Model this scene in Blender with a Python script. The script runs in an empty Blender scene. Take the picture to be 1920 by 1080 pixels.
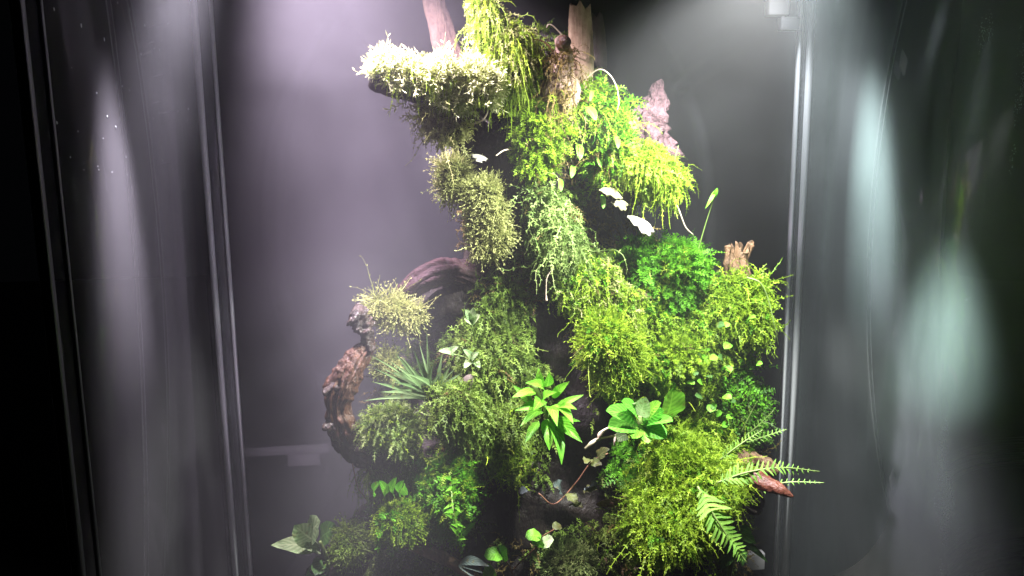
import bpy, math, random
import numpy as np
from mathutils import Vector, Matrix, Euler
from mathutils.bvhtree import BVHTree

rng = np.random.default_rng(7)
random.seed(7)
scene = bpy.context.scene
COL = scene.collection

# ------------------------------------------------------------------ camera
F = 1500.0                                   # focal length in photo pixels (1920 wide)
CAM = Vector((0.0, 0.0, 0.45))
ROT = (Matrix.Rotation(math.radians(-6.8), 3, 'Z') @ Matrix.Rotation(math.radians(90 - 9.4), 3, 'X')
       @ Matrix.Rotation(math.radians(-0.72), 3, 'Z'))
cam_data = bpy.data.cameras.new('camera')
cam_data.sensor_width = 36.0
cam_data.lens = 36.0 * F / 1920.0
cam_data.clip_start = 0.02
cam_data.clip_end = 20.0
cam = bpy.data.objects.new('camera', cam_data)
COL.objects.link(cam)
cam.matrix_world = Matrix.Translation(CAM) @ ROT.to_4x4()
scene.camera = cam
FWD = ROT @ Vector((0, 0, -1))


def ray(px, py):
    return (ROT @ Vector(((px - 960) / F, -(py - 540) / F, -1))).normalized()


def P(px, py, Y):
    d = ray(px, py)
    return CAM + d * (Y / d.y)


def sc(p):                                   # metres per photo pixel at a point
    return (Vector(p) - CAM).dot(FWD) / F


# ------------------------------------------------------------------ world, exposure, render
world = bpy.data.worlds.new('World')
scene.world = world
world.use_nodes = True
bg = world.node_tree.nodes['Background']
bg.inputs['Color'].default_value = (0.5, 0.55, 0.7, 1)
bg.inputs['Strength'].default_value = 0.0015
scene.view_settings.view_transform = 'Standard'
scene.view_settings.look = 'None'
scene.view_settings.exposure = 0.0
scene.view_settings.gamma = 1.0
cy = scene.cycles
cy.use_denoising = True
cy.max_bounces = 6
cy.diffuse_bounces = 3
cy.glossy_bounces = 3
cy.transmission_bounces = 4
cy.transparent_max_bounces = 12
cy.volume_bounces = 1
cy.sample_clamp_indirect = 4.0
cy.caustics_reflective = False
cy.caustics_refractive = False

# tank geometry
YF, YB = 0.44, 0.776
XL = P(400, 540, YB).x
XR = P(1497, 540, YB).x
ZFLOOR, ZTOP = 0.02, 0.74


# ------------------------------------------------------------------ two tank lamps and added unseen spots, all out of frame
def spot(name, loc, target, watts, color, angle, blend, radius=0.012):
    d = bpy.data.lights.new(name, 'SPOT')
    d.energy = watts
    d.color = color
    d.spot_size = math.radians(angle)
    d.spot_blend = blend
    d.shadow_soft_size = radius
    o = bpy.data.objects.new(name, d)
    COL.objects.link(o)
    o.location = loc
    o.rotation_euler = (Vector(target) - Vector(loc)).to_track_quat('-Z', 'Y').to_euler()
    return o


def on_pane(px, py, X):
    d = ray(px, py)
    return CAM + d * (X / d.x)


spot('lamp_lavender', P(500, -400, 0.515), P(790, 290, 0.60), 40.0, (0.97, 0.79, 1.0), 74, 0.75)
spot('lamp_white', P(1480, -170, 0.450), P(1180, 620, 0.56), 30.0, (0.98, 1.0, 0.95), 84, 0.5)
spot('added_corner_spot', P(1462, -90, 0.735), P(1485, 400, 0.77), 1.3, (0.92, 0.95, 1.0), 46, 0.9)  # added spot without a lamp, lifts the tags, edge strips and mist
spot('added_pane_spot', (XL + 0.09, 0.55, 0.70), on_pane(232, 500, XL), 90.0, (0.95, 0.86, 1.0), 17, 1.0)  # added spot throwing the light patch on the left pane
spot('added_pane_spot', (XR - 0.09, 0.67, 0.70), on_pane(1602, 540, XR), 34.0, (0.86, 0.97, 1.0), 25, 1.0)  # added spot for the upper light patch on the right pane
spot('added_pane_spot', (XR - 0.13, 0.535, 0.66), on_pane(1712, 1240, XR), 105.0, (0.84, 1.0, 0.95), 26, 1.0)  # added spot for the low light patch on the right pane


# ------------------------------------------------------------------ materials
def new_mat(name):
    m = bpy.data.materials.new(name)
    m.use_nodes = True
    nt = m.node_tree
    for n in list(nt.nodes):
        nt.nodes.remove(n)
    out = nt.nodes.new('ShaderNodeOutputMaterial')
    return m, nt, out


def node(nt, typ, **kw):
    n = nt.nodes.new(typ)
    for k, v in kw.items():
        if k in n.inputs:
            n.inputs[k].default_value = v
        else:
            setattr(n, k, v)
    return n


def ramp(nt, stops):
    n = nt.nodes.new('ShaderNodeValToRGB')
    e = n.color_ramp.elements
    while len(e) < len(stops):
        e.new(0.5)
    for el, (p, c) in zip(e, stops):
        el.position = p
        el.color = (*c, 1) if len(c) == 3 else c
    return n


def wood_mat(name, dark, light, scale=60, stretch=(1, 1, .18), rough=0.55, spec=0.35, bump=0.6):
    m, nt, out = new_mat(name)
    L = nt.links
    tc = node(nt, 'ShaderNodeTexCoord')
    mp = node(nt, 'ShaderNodeMapping')
    mp.inputs['Scale'].default_value = stretch
    L.new(tc.outputs['Object'], mp.inputs['Vector'])
    n1 = node(nt, 'ShaderNodeTexNoise', Scale=scale * 2.2, Detail=8.0, Roughness=0.7, Distortion=0.6)
    n2 = node(nt, 'ShaderNodeTexNoise', Scale=scale * 6.0, Detail=4.0, Roughness=0.6)
    L.new(mp.outputs[0], n1.inputs['Vector'])
    L.new(tc.outputs['Object'], n2.inputs['Vector'])
    mix = node(nt, 'ShaderNodeMath', operation='MULTIPLY_ADD')
    L.new(n1.outputs['Fac'], mix.inputs[0])
    mix.inputs[1].default_value = 0.75
    mix2 = node(nt, 'ShaderNodeMath', operation='MULTIPLY')
    L.new(n2.outputs['Fac'], mix2.inputs[0])
    mix2.inputs[1].default_value = 0.25
    L.new(mix2.outputs[0], mix.inputs[2])
    cr = ramp(nt, [(0.36, dark), (0.5, tuple((a + b) / 2 for a, b in zip(dark, light))), (0.66, light)])
    L.new(mix.outputs[0], cr.inputs['Fac'])
    b = node(nt, 'ShaderNodeBsdfPrincipled')
    b.inputs['Roughness'].default_value = rough
    b.inputs['Specular IOR Level'].default_value = spec
    L.new(cr.outputs['Color'], b.inputs['Base Color'])
    bp = node(nt, 'ShaderNodeBump', Strength=bump, Distance=0.004)
    L.new(mix.outputs[0], bp.inputs['Height'])
    L.new(bp.outputs[0], b.inputs['Normal'])
    L.new(b.outputs[0], out.inputs['Surface'])
    return m


def moss_mat(name, c1, c2, transl=0.42, gloss=0.012):
    m, nt, out = new_mat(name)
    L = nt.links
    at = node(nt, 'ShaderNodeAttribute', attribute_name='tint')
    mid = tuple((a + b) / 2 for a, b in zip(c1, c2))
    cr = ramp(nt, [(0.05, c1), (0.5, mid), (0.95, c2)])
    L.new(at.outputs['Fac'], cr.inputs['Fac'])
    d = node(nt, 'ShaderNodeBsdfDiffuse')
    t = node(nt, 'ShaderNodeBsdfTranslucent')
    g = node(nt, 'ShaderNodeBsdfGlossy', Roughness=0.5)
    L.new(cr.outputs[0], d.inputs['Color'])
    L.new(cr.outputs[0], t.inputs['Color'])
    m1 = node(nt, 'ShaderNodeMixShader', Fac=transl)
    L.new(d.outputs[0], m1.inputs[1])
    L.new(t.outputs[0], m1.inputs[2])
    m2 = node(nt, 'ShaderNodeMixShader', Fac=gloss)
    L.new(m1.outputs[0], m2.inputs[1])
    L.new(g.outputs[0], m2.inputs[2])
    L.new(m2.outputs[0], out.inputs['Surface'])
    return m


def leaf_mat(name, c1, c2, transl=0.3, rough=0.42, vein=0.5):
    """leaf with pale midrib and faint side veins from the leaf's own UV"""
    m, nt, out = new_mat(name)
    L = nt.links
    uv = node(nt, 'ShaderNodeUVMap', uv_map='UVMap')
    sx = node(nt, 'ShaderNodeSeparateXYZ')
    L.new(uv.outputs[0], sx.inputs[0])
    # distance from the midrib
    a = node(nt, 'ShaderNodeMath', operation='SUBTRACT')
    L.new(sx.outputs['Y'], a.inputs[0]); a.inputs[1].default_value = 0.5
    ab = node(nt, 'ShaderNodeMath', operation='ABSOLUTE'); L.new(a.outputs[0], ab.inputs[0])
    mid = node(nt, 'ShaderNodeMath', operation='LESS_THAN'); L.new(ab.outputs[0], mid.inputs[0]); mid.inputs[1].default_value = 0.035
    # side veins
    v = node(nt, 'ShaderNodeMath', operation='MULTIPLY_ADD')
    L.new(ab.outputs[0], v.inputs[0]); v.inputs[1].default_value = -0.55; L.new(sx.outputs['X'], v.inputs[2])
    v2 = node(nt, 'ShaderNodeMath', operation='MULTIPLY'); L.new(v.outputs[0], v2.inputs[0]); v2.inputs[1].default_value = 50.0
    sn = node(nt, 'ShaderNodeMath', operation='SINE'); L.new(v2.outputs[0], sn.inputs[0])
    vv = node(nt, 'ShaderNodeMath', operation='MULTIPLY_ADD'); L.new(sn.outputs[0], vv.inputs[0]); vv.inputs[1].default_value = 0.12; vv.inputs[2].default_value = 0.4
    no = node(nt, 'ShaderNodeTexNoise', Scale=140.0, Detail=3.0)
    tc = node(nt, 'ShaderNodeTexCoord'); L.new(tc.outputs['Object'], no.inputs['Vector'])
    s0 = node(nt, 'ShaderNodeMath', operation='MULTIPLY_ADD'); L.new(no.outputs['Fac'], s0.inputs[0]); s0.inputs[1].default_value = 0.7
    vm = node(nt, 'ShaderNodeMath', operation='SUBTRACT'); L.new(vv.outputs[0], vm.inputs[0]); vm.inputs[1].default_value = 0.3
    L.new(vm.outputs[0], s0.inputs[2])
    md = node(nt, 'ShaderNodeMath', operation='MULTIPLY_ADD'); L.new(mid.outputs[0], md.inputs[0]); md.inputs[1].default_value = vein
    L.new(s0.outputs[0], md.inputs[2])
    oi = node(nt, 'ShaderNodeObjectInfo')
    rr = node(nt, 'ShaderNodeMath', operation='MULTIPLY_ADD'); L.new(oi.outputs['Random'], rr.inputs[0]); rr.inputs[1].default_value = 0.35
    L.new(md.outputs[0], rr.inputs[2])
    cr = ramp(nt, [(0.25, c1), (1.1 / 1.2, c2)])
    L.new(rr.outputs[0], cr.inputs['Fac'])
    nb = node(nt, 'ShaderNodeTexNoise', Scale=260.0, Detail=4.0)
    L.new(tc.outputs['Object'], nb.inputs['Vector'])
    nbr = node(nt, 'ShaderNodeMapRange'); L.new(nb.outputs['Fac'], nbr.inputs['Value'])
    for kk, vv in (('From Min', .58), ('From Max', .72), ('To Min', 0.0), ('To Max', .65)):
        nbr.inputs[kk].default_value = vv
    blem = node(nt, 'ShaderNodeMix', data_type='RGBA')
    L.new(nbr.outputs[0], blem.inputs[0]); L.new(cr.outputs[0], blem.inputs[6])
    blem.inputs[7].default_value = (.13, .10, .025, 1)
    cr = type('o', (), {'outputs': [blem.outputs[2]]})
    b = node(nt, 'ShaderNodeBsdfPrincipled')
    b.inputs['Roughness'].default_value = rough
    b.inputs['Specular IOR Level'].default_value = 0.25
    L.new(cr.outputs[0], b.inputs['Base Color'])
    bp = node(nt, 'ShaderNodeBump', Strength=0.35, Distance=0.0015)
    L.new(md.outputs[0], bp.inputs['Height']); L.new(bp.outputs[0], b.inputs['Normal'])
    t = node(nt, 'ShaderNodeBsdfTranslucent'); L.new(cr.outputs[0], t.inputs['Color'])
    mx = node(nt, 'ShaderNodeMixShader', Fac=transl)
    L.new(b.outputs[0], mx.inputs[1]); L.new(t.outputs[0], mx.inputs[2])
    L.new(mx.outputs[0], out.inputs['Surface'])
    return m


def plain_mat(name, color, rough=0.5, spec=0.5, noise=0.0):
    m, nt, out = new_mat(name)
    b = node(nt, 'ShaderNodeBsdfPrincipled')
    b.inputs['Base Color'].default_value = (*color, 1)
    b.inputs['Roughness'].default_value = rough
    b.inputs['Specular IOR Level'].default_value = spec
    if noise:
        n = node(nt, 'ShaderNodeTexNoise', Scale=90.0, Detail=5.0)
        tc = node(nt, 'ShaderNodeTexCoord'); nt.links.new(tc.outputs['Object'], n.inputs['Vector'])
        cr = ramp(nt, [(0.3, tuple(c * (1 - noise) for c in color)), (0.7, color)])
        nt.links.new(n.outputs['Fac'], cr.inputs['Fac'])
        nt.links.new(cr.outputs[0], b.inputs['Base Color'])
        bp = node(nt, 'ShaderNodeBump', Strength=0.4, Distance=0.002)
        nt.links.new(n.outputs['Fac'], bp.inputs['Height']); nt.links.new(bp.outputs[0], b.inputs['Normal'])
    nt.links.new(b.outputs[0], out.inputs['Surface'])
    return m


def glass_mat(name, film=0.05, amp=0.12, tint=(0.9, 0.95, 1.0), scale=9.0, reflect=1.0):
    """clear pane with a film of condensation (cloudy patches and drip streaks)"""
    m, nt, out = new_mat(name)
    L = nt.links
    tc = node(nt, 'ShaderNodeTexCoord')
    mp = node(nt, 'ShaderNodeMapping'); mp.inputs['Scale'].default_value = (1, 1, 0.35)
    L.new(tc.outputs['Object'], mp.inputs['Vector'])
    n1 = node(nt, 'ShaderNodeTexNoise', Scale=scale, Detail=5.0, Roughness=0.55)
    L.new(mp.outputs[0], n1.inputs['Vector'])
    mp2 = node(nt, 'ShaderNodeMapping'); mp2.inputs['Scale'].default_value = (1, 1, 0.03)
    L.new(tc.outputs['Object'], mp2.inputs['Vector'])
    n2 = node(nt, 'ShaderNodeTexNoise', Scale=120.0, Detail=3.0)
    L.new(mp2.outputs[0], n2.inputs['Vector'])
    n3 = node(nt, 'ShaderNodeTexNoise', Scale=900.0, Detail=2.0)
    L.new(tc.outputs['Object'], n3.inputs['Vector'])
    r1 = node(nt, 'ShaderNodeMapRange'); L.new(n1.outputs['Fac'], r1.inputs['Value'])
    r1.inputs['From Min'].default_value = 0.25; r1.inputs['From Max'].default_value = 0.8
    s = node(nt, 'ShaderNodeMath', operation='MULTIPLY_ADD'); L.new(n2.outputs['Fac'], s.inputs[0]); s.inputs[1].default_value = 0.12; s.inputs[2].default_value = 0.88
    s3 = node(nt, 'ShaderNodeMath', operation='MULTIPLY_ADD'); L.new(n3.outputs['Fac'], s3.inputs[0]); s3.inputs[1].default_value = 0.5; s3.inputs[2].default_value = 0.75
    k = node(nt, 'ShaderNodeMath', operation='MULTIPLY'); L.new(r1.outputs[0], k.inputs[0]); L.new(s.outputs[0], k.inputs[1])
    k2 = node(nt, 'ShaderNodeMath', operation='MULTIPLY'); L.new(k.outputs[0], k2.inputs[0]); L.new(s3.outputs[0], k2.inputs[1])
    f = node(nt, 'ShaderNodeMath', operation='MULTIPLY_ADD'); L.new(k2.outputs[0], f.inputs[0]); f.inputs[1].default_value = amp; f.inputs[2].default_value = film
    tr = node(nt, 'ShaderNodeBsdfTransparent')
    df = node(nt, 'ShaderNodeBsdfDiffuse'); df.inputs['Color'].default_value = (*tint, 1)
    mx = node(nt, 'ShaderNodeMixShader'); L.new(f.outputs[0], mx.inputs['Fac'])
    L.new(tr.outputs[0], mx.inputs[1]); L.new(df.outputs[0], mx.inputs[2])
    fr = node(nt, 'ShaderNodeFresnel', IOR=1.45)
    fm = node(nt, 'ShaderNodeMath', operation='MULTIPLY', use_clamp=True); L.new(fr.outputs[0], fm.inputs[0]); fm.inputs[1].default_value = reflect
    gl = node(nt, 'ShaderNodeBsdfGlossy', Roughness=0.03)
    m2 = node(nt, 'ShaderNodeMixShader'); L.new(fm.outputs[0], m2.inputs['Fac'])
    L.new(mx.outputs[0], m2.inputs[1]); L.new(gl.outputs[0], m2.inputs[2])
    L.new(m2.outputs[0], out.inputs['Surface'])
    return m


M = {}
M['trunk_wood'] = wood_mat('wet_brown_trunk_wood', (0.008, 0.006, 0.005), (0.020, 0.014, 0.011), 40, (1, 1, .4), 0.5, 0.4, 1.0)
M['wet_wood'] = wood_mat('wet_black_wood', (0.006, 0.005, 0.005), (0.04, 0.03, 0.025), 40, (1, 1, .3), 0.5, 0.2, 0.9)
M['tan_bark'] = wood_mat('tan_bark', (0.22, 0.14, 0.08), (0.58, 0.45, 0.29), 45, (1, 1, .08), 0.7, 0.2, 0.6)
M['dull_bark'] = wood_mat('dull_tan_bark', (0.045, 0.026, 0.02), (0.15, 0.10, 0.07), 45, (1, 1, .08), 0.7, 0.2, 0.8)
M['grey_bark'] = wood_mat('grey_bark', (0.05, 0.042, 0.035), (0.12, 0.10, 0.08), 45, (1, 1, .08), 0.7, 0.2, 0.6)
M['pink_bark'] = wood_mat('pinkish_bark', (0.02, 0.010, 0.012), (0.125, 0.065, 0.078), 120, (1, 1, .5), 0.65, 0.25, 1.0)
M['plum_wood'] = wood_mat('plum_brown_wood', (0.016, 0.008, 0.009), (0.07, 0.032, 0.034), 60, (.35, 1, 1), 0.55, 0.35, 0.8)
M['rust_wood'] = wood_mat('rusty_brown_wood', (0.008, 0.005, 0.004), (0.15, 0.068, 0.034), 70, (1, 1, .16), 0.36, 0.5, 1.0)
M['knob_wood'] = wood_mat('black_wet_knob_wood', (0.006, 0.005, 0.005), (0.07, 0.045, 0.032), 80, (1, 1, .5), 0.25, 0.7, 1.0)
M['brown_wood'] = wood_mat('brown_wood', (0.04, 0.024, 0.014), (0.26, 0.15, 0.08), 70, (1, 1, .4), 0.5, 0.4, 0.9)
M['red_wood'] = wood_mat('reddish_wood', (0.045, 0.014, 0.009), (0.16, 0.05, 0.028), 60, (.3, 1, 1), 0.4, 0.5, 0.6)
M['knot_wood'] = wood_mat('knotty_grey_brown_wood', (0.05, 0.035, 0.025), (0.46, 0.32, 0.23), 80, (1, 1, .4), 0.6, 0.3, 1.0)
M['soil'] = plain_mat('dark_soil', (0.02, 0.016, 0.012), 0.8, 0.2, 0.5)
M['root'] = plain_mat('pale_root', (0.5, 0.42, 0.3), 0.5, 0.4, 0.3)
M['brown_root'] = plain_mat('brown_root', (0.20, 0.10, 0.05), 0.5, 0.4, 0.3)
M['stem'] = plain_mat('green_stem', (0.16, 0.24, 0.06), 0.45, 0.4, 0.2)
M['fungus'] = plain_mat('white_fungus', (0.34, 0.33, 0.27), 0.6, 0.15, 0.4)
M['fungus_cream'] = plain_mat('cream_fungus', (0.17, 0.17, 0.09), 0.6, 0.1, 0.4)
M['white_plastic'] = plain_mat('white_plastic', (0.75, 0.73, 0.74), 0.4, 0.5)
M['ghost_grey'] = plain_mat('ghost_grey', (0.22, 0.22, 0.24), 0.4, 0.5)  # grey for the double image of the white tag
M['moss_base'] = plain_mat('dark_moss_bed', (0.07, 0.085, 0.02), 0.9, 0.1, 0.6)
M['frame'] = plain_mat('black_frame', (0.008, 0.008, 0.009), 0.4, 0.4)
M['black_glass'] = plain_mat('black_back_glass', (0.012, 0.012, 0.014), 0.12, 0.5)
M['drop'] = plain_mat('water_drop', (0.45, 0.48, 0.5), 0.15, 0.6)
M['left_glass'] = glass_mat('fogged_side_glass', 0.022, 0.035, (0.95, 0.93, 1.0), 9.0, 0.5)
M['right_glass'] = glass_mat('fogged_teal_glass', 0.10, 0.32, (0.80, 0.97, 0.93), 9.0, 1.3)
M['edge'] = plain_mat('pale_glass_edge', (0.88, 0.92, 0.95), 0.45, 1.0)
M['strip'] = glass_mat('clear_corner_strip', 0.10, 0.06, (0.8, 0.85, 0.95))
M['reflection'] = glass_mat('reflection_film', 0.012, 0.05, (0.9, 0.9, 0.95), 20.0, 0.0)  # faint pale film, a reflected light bar put into the colour
M['rim'] = plain_mat('grey_glass_rim', (0.055, 0.06, 0.062), 0.4, 0.5)


# ------------------------------------------------------------------ object helpers
def link(name, me, mat=None, parent=None, kind=None):
    o = bpy.data.objects.new(name, me)
    COL.objects.link(o)
    if mat is not None and me is not None and not me.materials:
        me.materials.append(mat)
    if parent is not None:
        o.parent = parent
        o.matrix_parent_inverse = Matrix.Identity(4)
        o.location = o.location - Vector(parent_loc(parent))
    if kind:
        o['kind'] = kind
    return o


def parent_loc(p):
    t = Vector((0, 0, 0))
    while p is not None:
        t += p.location
        p = p.parent
    return t


def thing(name, label, cat, loc=(0, 0, 0), group=None):
    o = bpy.data.objects.new(name, None)
    o.empty_display_size = 0.01
    COL.objects.link(o)
    o.location = loc
    o['label'] = label
    o['category'] = cat
    if group:
        o['group'] = group
    return o


def tag(o, label, cat, group=None):
    o['label'] = label
    o['category'] = cat
    if group:
        o['group'] = group
    return o


def np_mesh(name, V, T, tint=None, smooth=True, quads=None, uv=None):
    me = bpy.data.meshes.new(name)
    V = np.asarray(V, dtype=np.float32)
    F_ = T if quads is None else quads
    F_ = np.asarray(F_, dtype=np.int32)
    k = F_.shape[1]
    me.vertices.add(len(V)); me.vertices.foreach_set('co', V.ravel())
    me.loops.add(F_.size); me.loops.foreach_set('vertex_index', F_.ravel())
    me.polygons.add(len(F_)); me.polygons.foreach_set('loop_start', np.arange(0, F_.size, k, dtype=np.int32))
    if smooth:
        me.polygons.foreach_set('use_smooth', np.ones(len(F_), dtype=bool))
    if tint is not None:
        a = me.attributes.new('tint', 'FLOAT', 'POINT')
        a.data.foreach_set('value', np.asarray(tint, dtype=np.float32))
    if uv is not None:
        l = me.uv_layers.new(name='UVMap')
        l.data.foreach_set('uv', np.asarray(uv, dtype=np.float32)[F_.ravel()].ravel())
    me.update(calc_edges=True)
    return me


def hash3(i, j, k):
    h = (i * 374761393 + j * 668265263 + k * 2147483647 + 1013904223).astype(np.int64) & 0xffffffff
    h = ((h ^ (h >> 13)) * 1274126177) & 0xffffffff
    h = ((h ^ (h >> 16)) * 2246822519) & 0xffffffff
    return ((h ^ (h >> 15)) & 0xffff) / 65535.0


def vnoise(p):
    p = np.asarray(p, dtype=np.float64)
    i = np.floor(p).astype(np.int64); f = p - i
    f = f * f * (3 - 2 * f)
    r = 0
    for a in (0, 1):
        for b in (0, 1):
            for c in (0, 1):
                w = (f[..., 0] if a else 1 - f[..., 0]) * (f[..., 1] if b else 1 - f[..., 1]) * (f[..., 2] if c else 1 - f[..., 2])
                r = r + w * hash3(i[..., 0] + a, i[..., 1] + b, i[..., 2] + c)
    return r * 2 - 1


def fbm(p, o=4):
    p = np.asarray(p, dtype=np.float64)
    r, a = 0, 1.0
    for k in range(o):
        r = r + a * vnoise(p * 2 ** k + 17.3 * k); a *= 0.5
    return r


def nrm(v):
    return v / np.maximum(np.linalg.norm(v, axis=-1, keepdims=True), 1e-9)


def resample(pts, n):
    """Catmull-Rom through rows of (x, y, z, r...)"""
    p = np.asarray(pts, dtype=np.float64)
    p = np.vstack([2 * p[0] - p[1], p, 2 * p[-1] - p[-2]])
    m = len(p) - 3
    t = np.linspace(0, m - 1e-6, n)
    i = t.astype(int); f = (t - i)[:, None]
    a, b, c, d = p[i], p[i + 1], p[i + 2], p[i + 3]
    return 0.5 * (2 * b + (c - a) * f + (2 * a - 5 * b + 4 * c - d) * f ** 2 + (3 * b - a - 3 * c + d) * f ** 3)


BEDS = []
WOODS = []                                    # (V, T) of every solid that moss and plants can sit on


def tube_np(rows, nseg=20, n=None, amp=0.12, freq=1.0, groove=0.0, round_ends=True, squash=1.0, jag=0.0, fine=0.0):
    """lumpy tapered tube; rows of (x, y, z, r) in metres -> V, T"""
    rows = np.asarray(rows, dtype=np.float64)
    ln = np.sum(np.linalg.norm(np.diff(rows[:, :3], axis=0), axis=1))
    rm = rows[:, 3].mean()
    if n is None:
        n = int(np.clip(ln / max(rm, 1e-4) * nseg / 6.5, 8, 120))
    q = resample(rows, n)
    c, r = q[:, :3], np.maximum(q[:, 3], 1e-5)
    tg = nrm(np.gradient(c, axis=0))
    u = np.cross(tg[0], [0.31, -0.9, 0.2]); u /= np.linalg.norm(u)
    U = []
    for t in tg:
        u = u - t * np.dot(u, t); u /= np.linalg.norm(u); U.append(u)
    U = np.array(U); W = np.cross(tg, U)
    if round_ends:
        e = np.minimum(np.arange(n), np.arange(n)[::-1]) / max(1.0, min(5.0, n * 0.15))
        r = r * np.sqrt(np.clip(1 - (1 - np.clip(e, 0, 1)) ** 2, 0.03, 1))
    th = np.linspace(0, 2 * np.pi, nseg, endpoint=False)
    ca, sa = np.cos(th)[None, :, None], np.sin(th)[None, :, None]
    dirs = ca * U[:, None] + sa * W[:, None]
    p0 = c[:, None] + dirs * r[:, None, None]
    d = 1 + amp * fbm(p0 / (rm * 1.6) * freq, 4)
    if groove:
        s = np.linspace(0, ln / rm, n)[:, None] * 0.18
        ang = np.stack([np.cos(th)[None] * 3.2 + 0 * s, np.sin(th)[None] * 3.2 + 0 * s, s + 0 * th[None]], -1)
        d = d - groove * np.abs(fbm(ang + rm * 1000, 3))
    if fine:
        d = d + fine * (0.35 - np.abs(fbm(p0 * np.array([1, 1, .2]) / (rm * .36), 4)))
    V = c[:, None] + dirs * (r[:, None] * d)[..., None]
    if squash != 1.0:
        V[..., 1] = c[:, None, 1] + (V[..., 1] - c[:, None, 1]) * squash
    if jag:                                    # torn end at the last ring
        k = max(2, int(n * 0.25))
        wgt = np.linspace(0, 1, k)[:, None]
        sp = (fbm(np.stack([np.cos(th) * 2.3, np.sin(th) * 2.3, th * 0 + rm * 777], -1), 3) + 0.2)
        V[-k:] += tg[-k:, None] * (wgt * sp[None] * jag)[..., None]
    V = V.reshape(-1, 3)
    i = np.arange(n - 1)[:, None] * nseg; j = np.arange(nseg)[None]; j2 = (j + 1) % nseg
    A, B, C_, D = i + j, i + j2, i + nseg + j2, i + nseg + j
    T = np.concatenate([np.stack([A, B, C_], -1).reshape(-1, 3), np.stack([A, C_, D], -1).reshape(-1, 3)])
    c0, c1 = len(V), len(V) + 1
    tip = c[-1] - (tg[-1] * r[-1] * (0.8 if jag else 0))
    V = np.vstack([V, c[0], tip])
    jj = np.arange(nseg); j2 = (jj + 1) % nseg
    T = np.vstack([T, np.stack([j2, jj, 0 * jj + c0], -1), np.stack([(n - 1) * nseg + jj, (n - 1) * nseg + j2, 0 * jj + c1], -1)])
    return V, T


def rows_px(pts):
    """(px, py, Y, r_px) -> (x, y, z, r)"""
    out = []
    for px, py, Y, r in pts:
        p = P(px, py, Y)
        out.append((*p, r * sc(p)))
    return out


def wood(name, pts, mat, parent=None, solid=True, kind=None, **kw):
    V, T = tube_np(rows_px(pts), **kw)
    if solid:
        WOODS.append((V, T))
    return link(name, np_mesh(name, V, T), mat, None if parent is None else parent, kind)


_bvh = [0, None]


def hitY(px, py, default=0.6):
    """depth of the first wood surface met by the sight line through a photo point"""
    if _bvh[0] != len(WOODS):
        Vs, Ts, k = [], [], 0
        for V, T in WOODS:
            Vs.append(V); Ts.append(T + k); k += len(V)
        _bvh[1] = BVHTree.FromPolygons(np.vstack(Vs).tolist(), np.vstack(Ts).tolist())
        _bvh[0] = len(WOODS)
    loc, n, i, d = _bvh[1].ray_cast(CAM, ray(px, py))
    return default if loc is None else min(loc.y, 0.72)


def box_np(x0, x1, y0, y1, z0, z1):
    V = np.array([(x, y, z) for x in (x0, x1) for y in (y0, y1) for z in (z0, z1)], dtype=float)
    Q = np.array([(0, 1, 3, 2), (4, 6, 7, 5), (0, 4, 5, 1), (2, 3, 7, 6), (0, 2, 6, 4), (1, 5, 7, 3)])
    return V, Q


def box(name, b, mat, parent=None, kind=None):
    V, Q = box_np(*b)
    return link(name, np_mesh(name, V, None, smooth=False, quads=Q), mat, parent, kind)


# ------------------------------------------------------------------ setting: ground, tank, mist
box('ground', (-3, 3, -1.5, 3.5, -0.06, -0.04), M['frame'], kind='structure')
tank = thing('glass_tank', 'tall glass terrarium with fogged side panes and black back', 'terrarium', (0, YB, -0.04))
g = 0.006
box('floor_plate', (XL - g, XR + g, YF, YB + g, -0.039, -0.028), M['frame'], tank)
box('back_pane', (XL - g, XR + g, YB, YB + g, -0.0275, ZTOP), M['black_glass'], tank)
box('side_pane', (XL - g, XL, YF + .004, YB - .0005, -0.0275, ZTOP), M['left_glass'], tank)
box('side_pane', (XR, XR + g, YF + .004, YB - .0005, -0.0275, ZTOP), M['right_glass'], tank)
box('lid', (XL - g, XR + g, YF, YB + g, ZTOP + .001, ZTOP + .015), M['frame'], tank)


def vstrip(name, x0, x1, y0, y1, mat):
    return box(name, (x0, x1, y0, y1, -0.027, ZTOP - .001), mat, tank)


# corner strips where side panes meet the back: a clear strip between two bright bevelled edges
vstrip('corner_edge', XL + .0005, XL + .0052, YB - .009, YB - .001, M['edge'])
vstrip('corner_strip', XL + .0055, XL + .0150, YB - .005, YB - .001, M['strip'])
vstrip('corner_edge', XL + .0155, XL + .0180, YB - .007, YB - .001, M['edge'])
vstrip('corner_edge', XR - .0055, XR - .0005, YB - .009, YB - .001, M['edge'])
vstrip('corner_strip', XR - .0120, XR - .0058, YB - .005, YB - .001, M['strip'])
vstrip('corner_edge', XR - .0145, XR - .0122, YB - .007, YB - .001, M['edge'])
# front rim of the panes
for s, X in ((1, XL), (-1, XR)):
    vstrip('front_edge', X - .003, X + .002, YF - .002, YF + .0035, M['rim'])
    if s > 0:
        vstrip('front_edge', X + (.0005 if s > 0 else -.0025), X + (.0025 if s > 0 else -.0005), YF + .020, YF + .023, M['rim'])
# pale film standing in for a light reflection low on the back pane
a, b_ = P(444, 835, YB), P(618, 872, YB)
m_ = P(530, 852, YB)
box('reflection_band', (a.x, b_.x, YB - .0015, YB - .0005, m_.z, P(530, 836, YB).z), M['reflection'], tank)
box('reflection_band', (P(540, 860, YB).x, P(600, 860, YB).x, YB - .0015, YB - .0005, P(530, 874, YB).z, m_.z - .0006), M['reflection'], tank)


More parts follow.
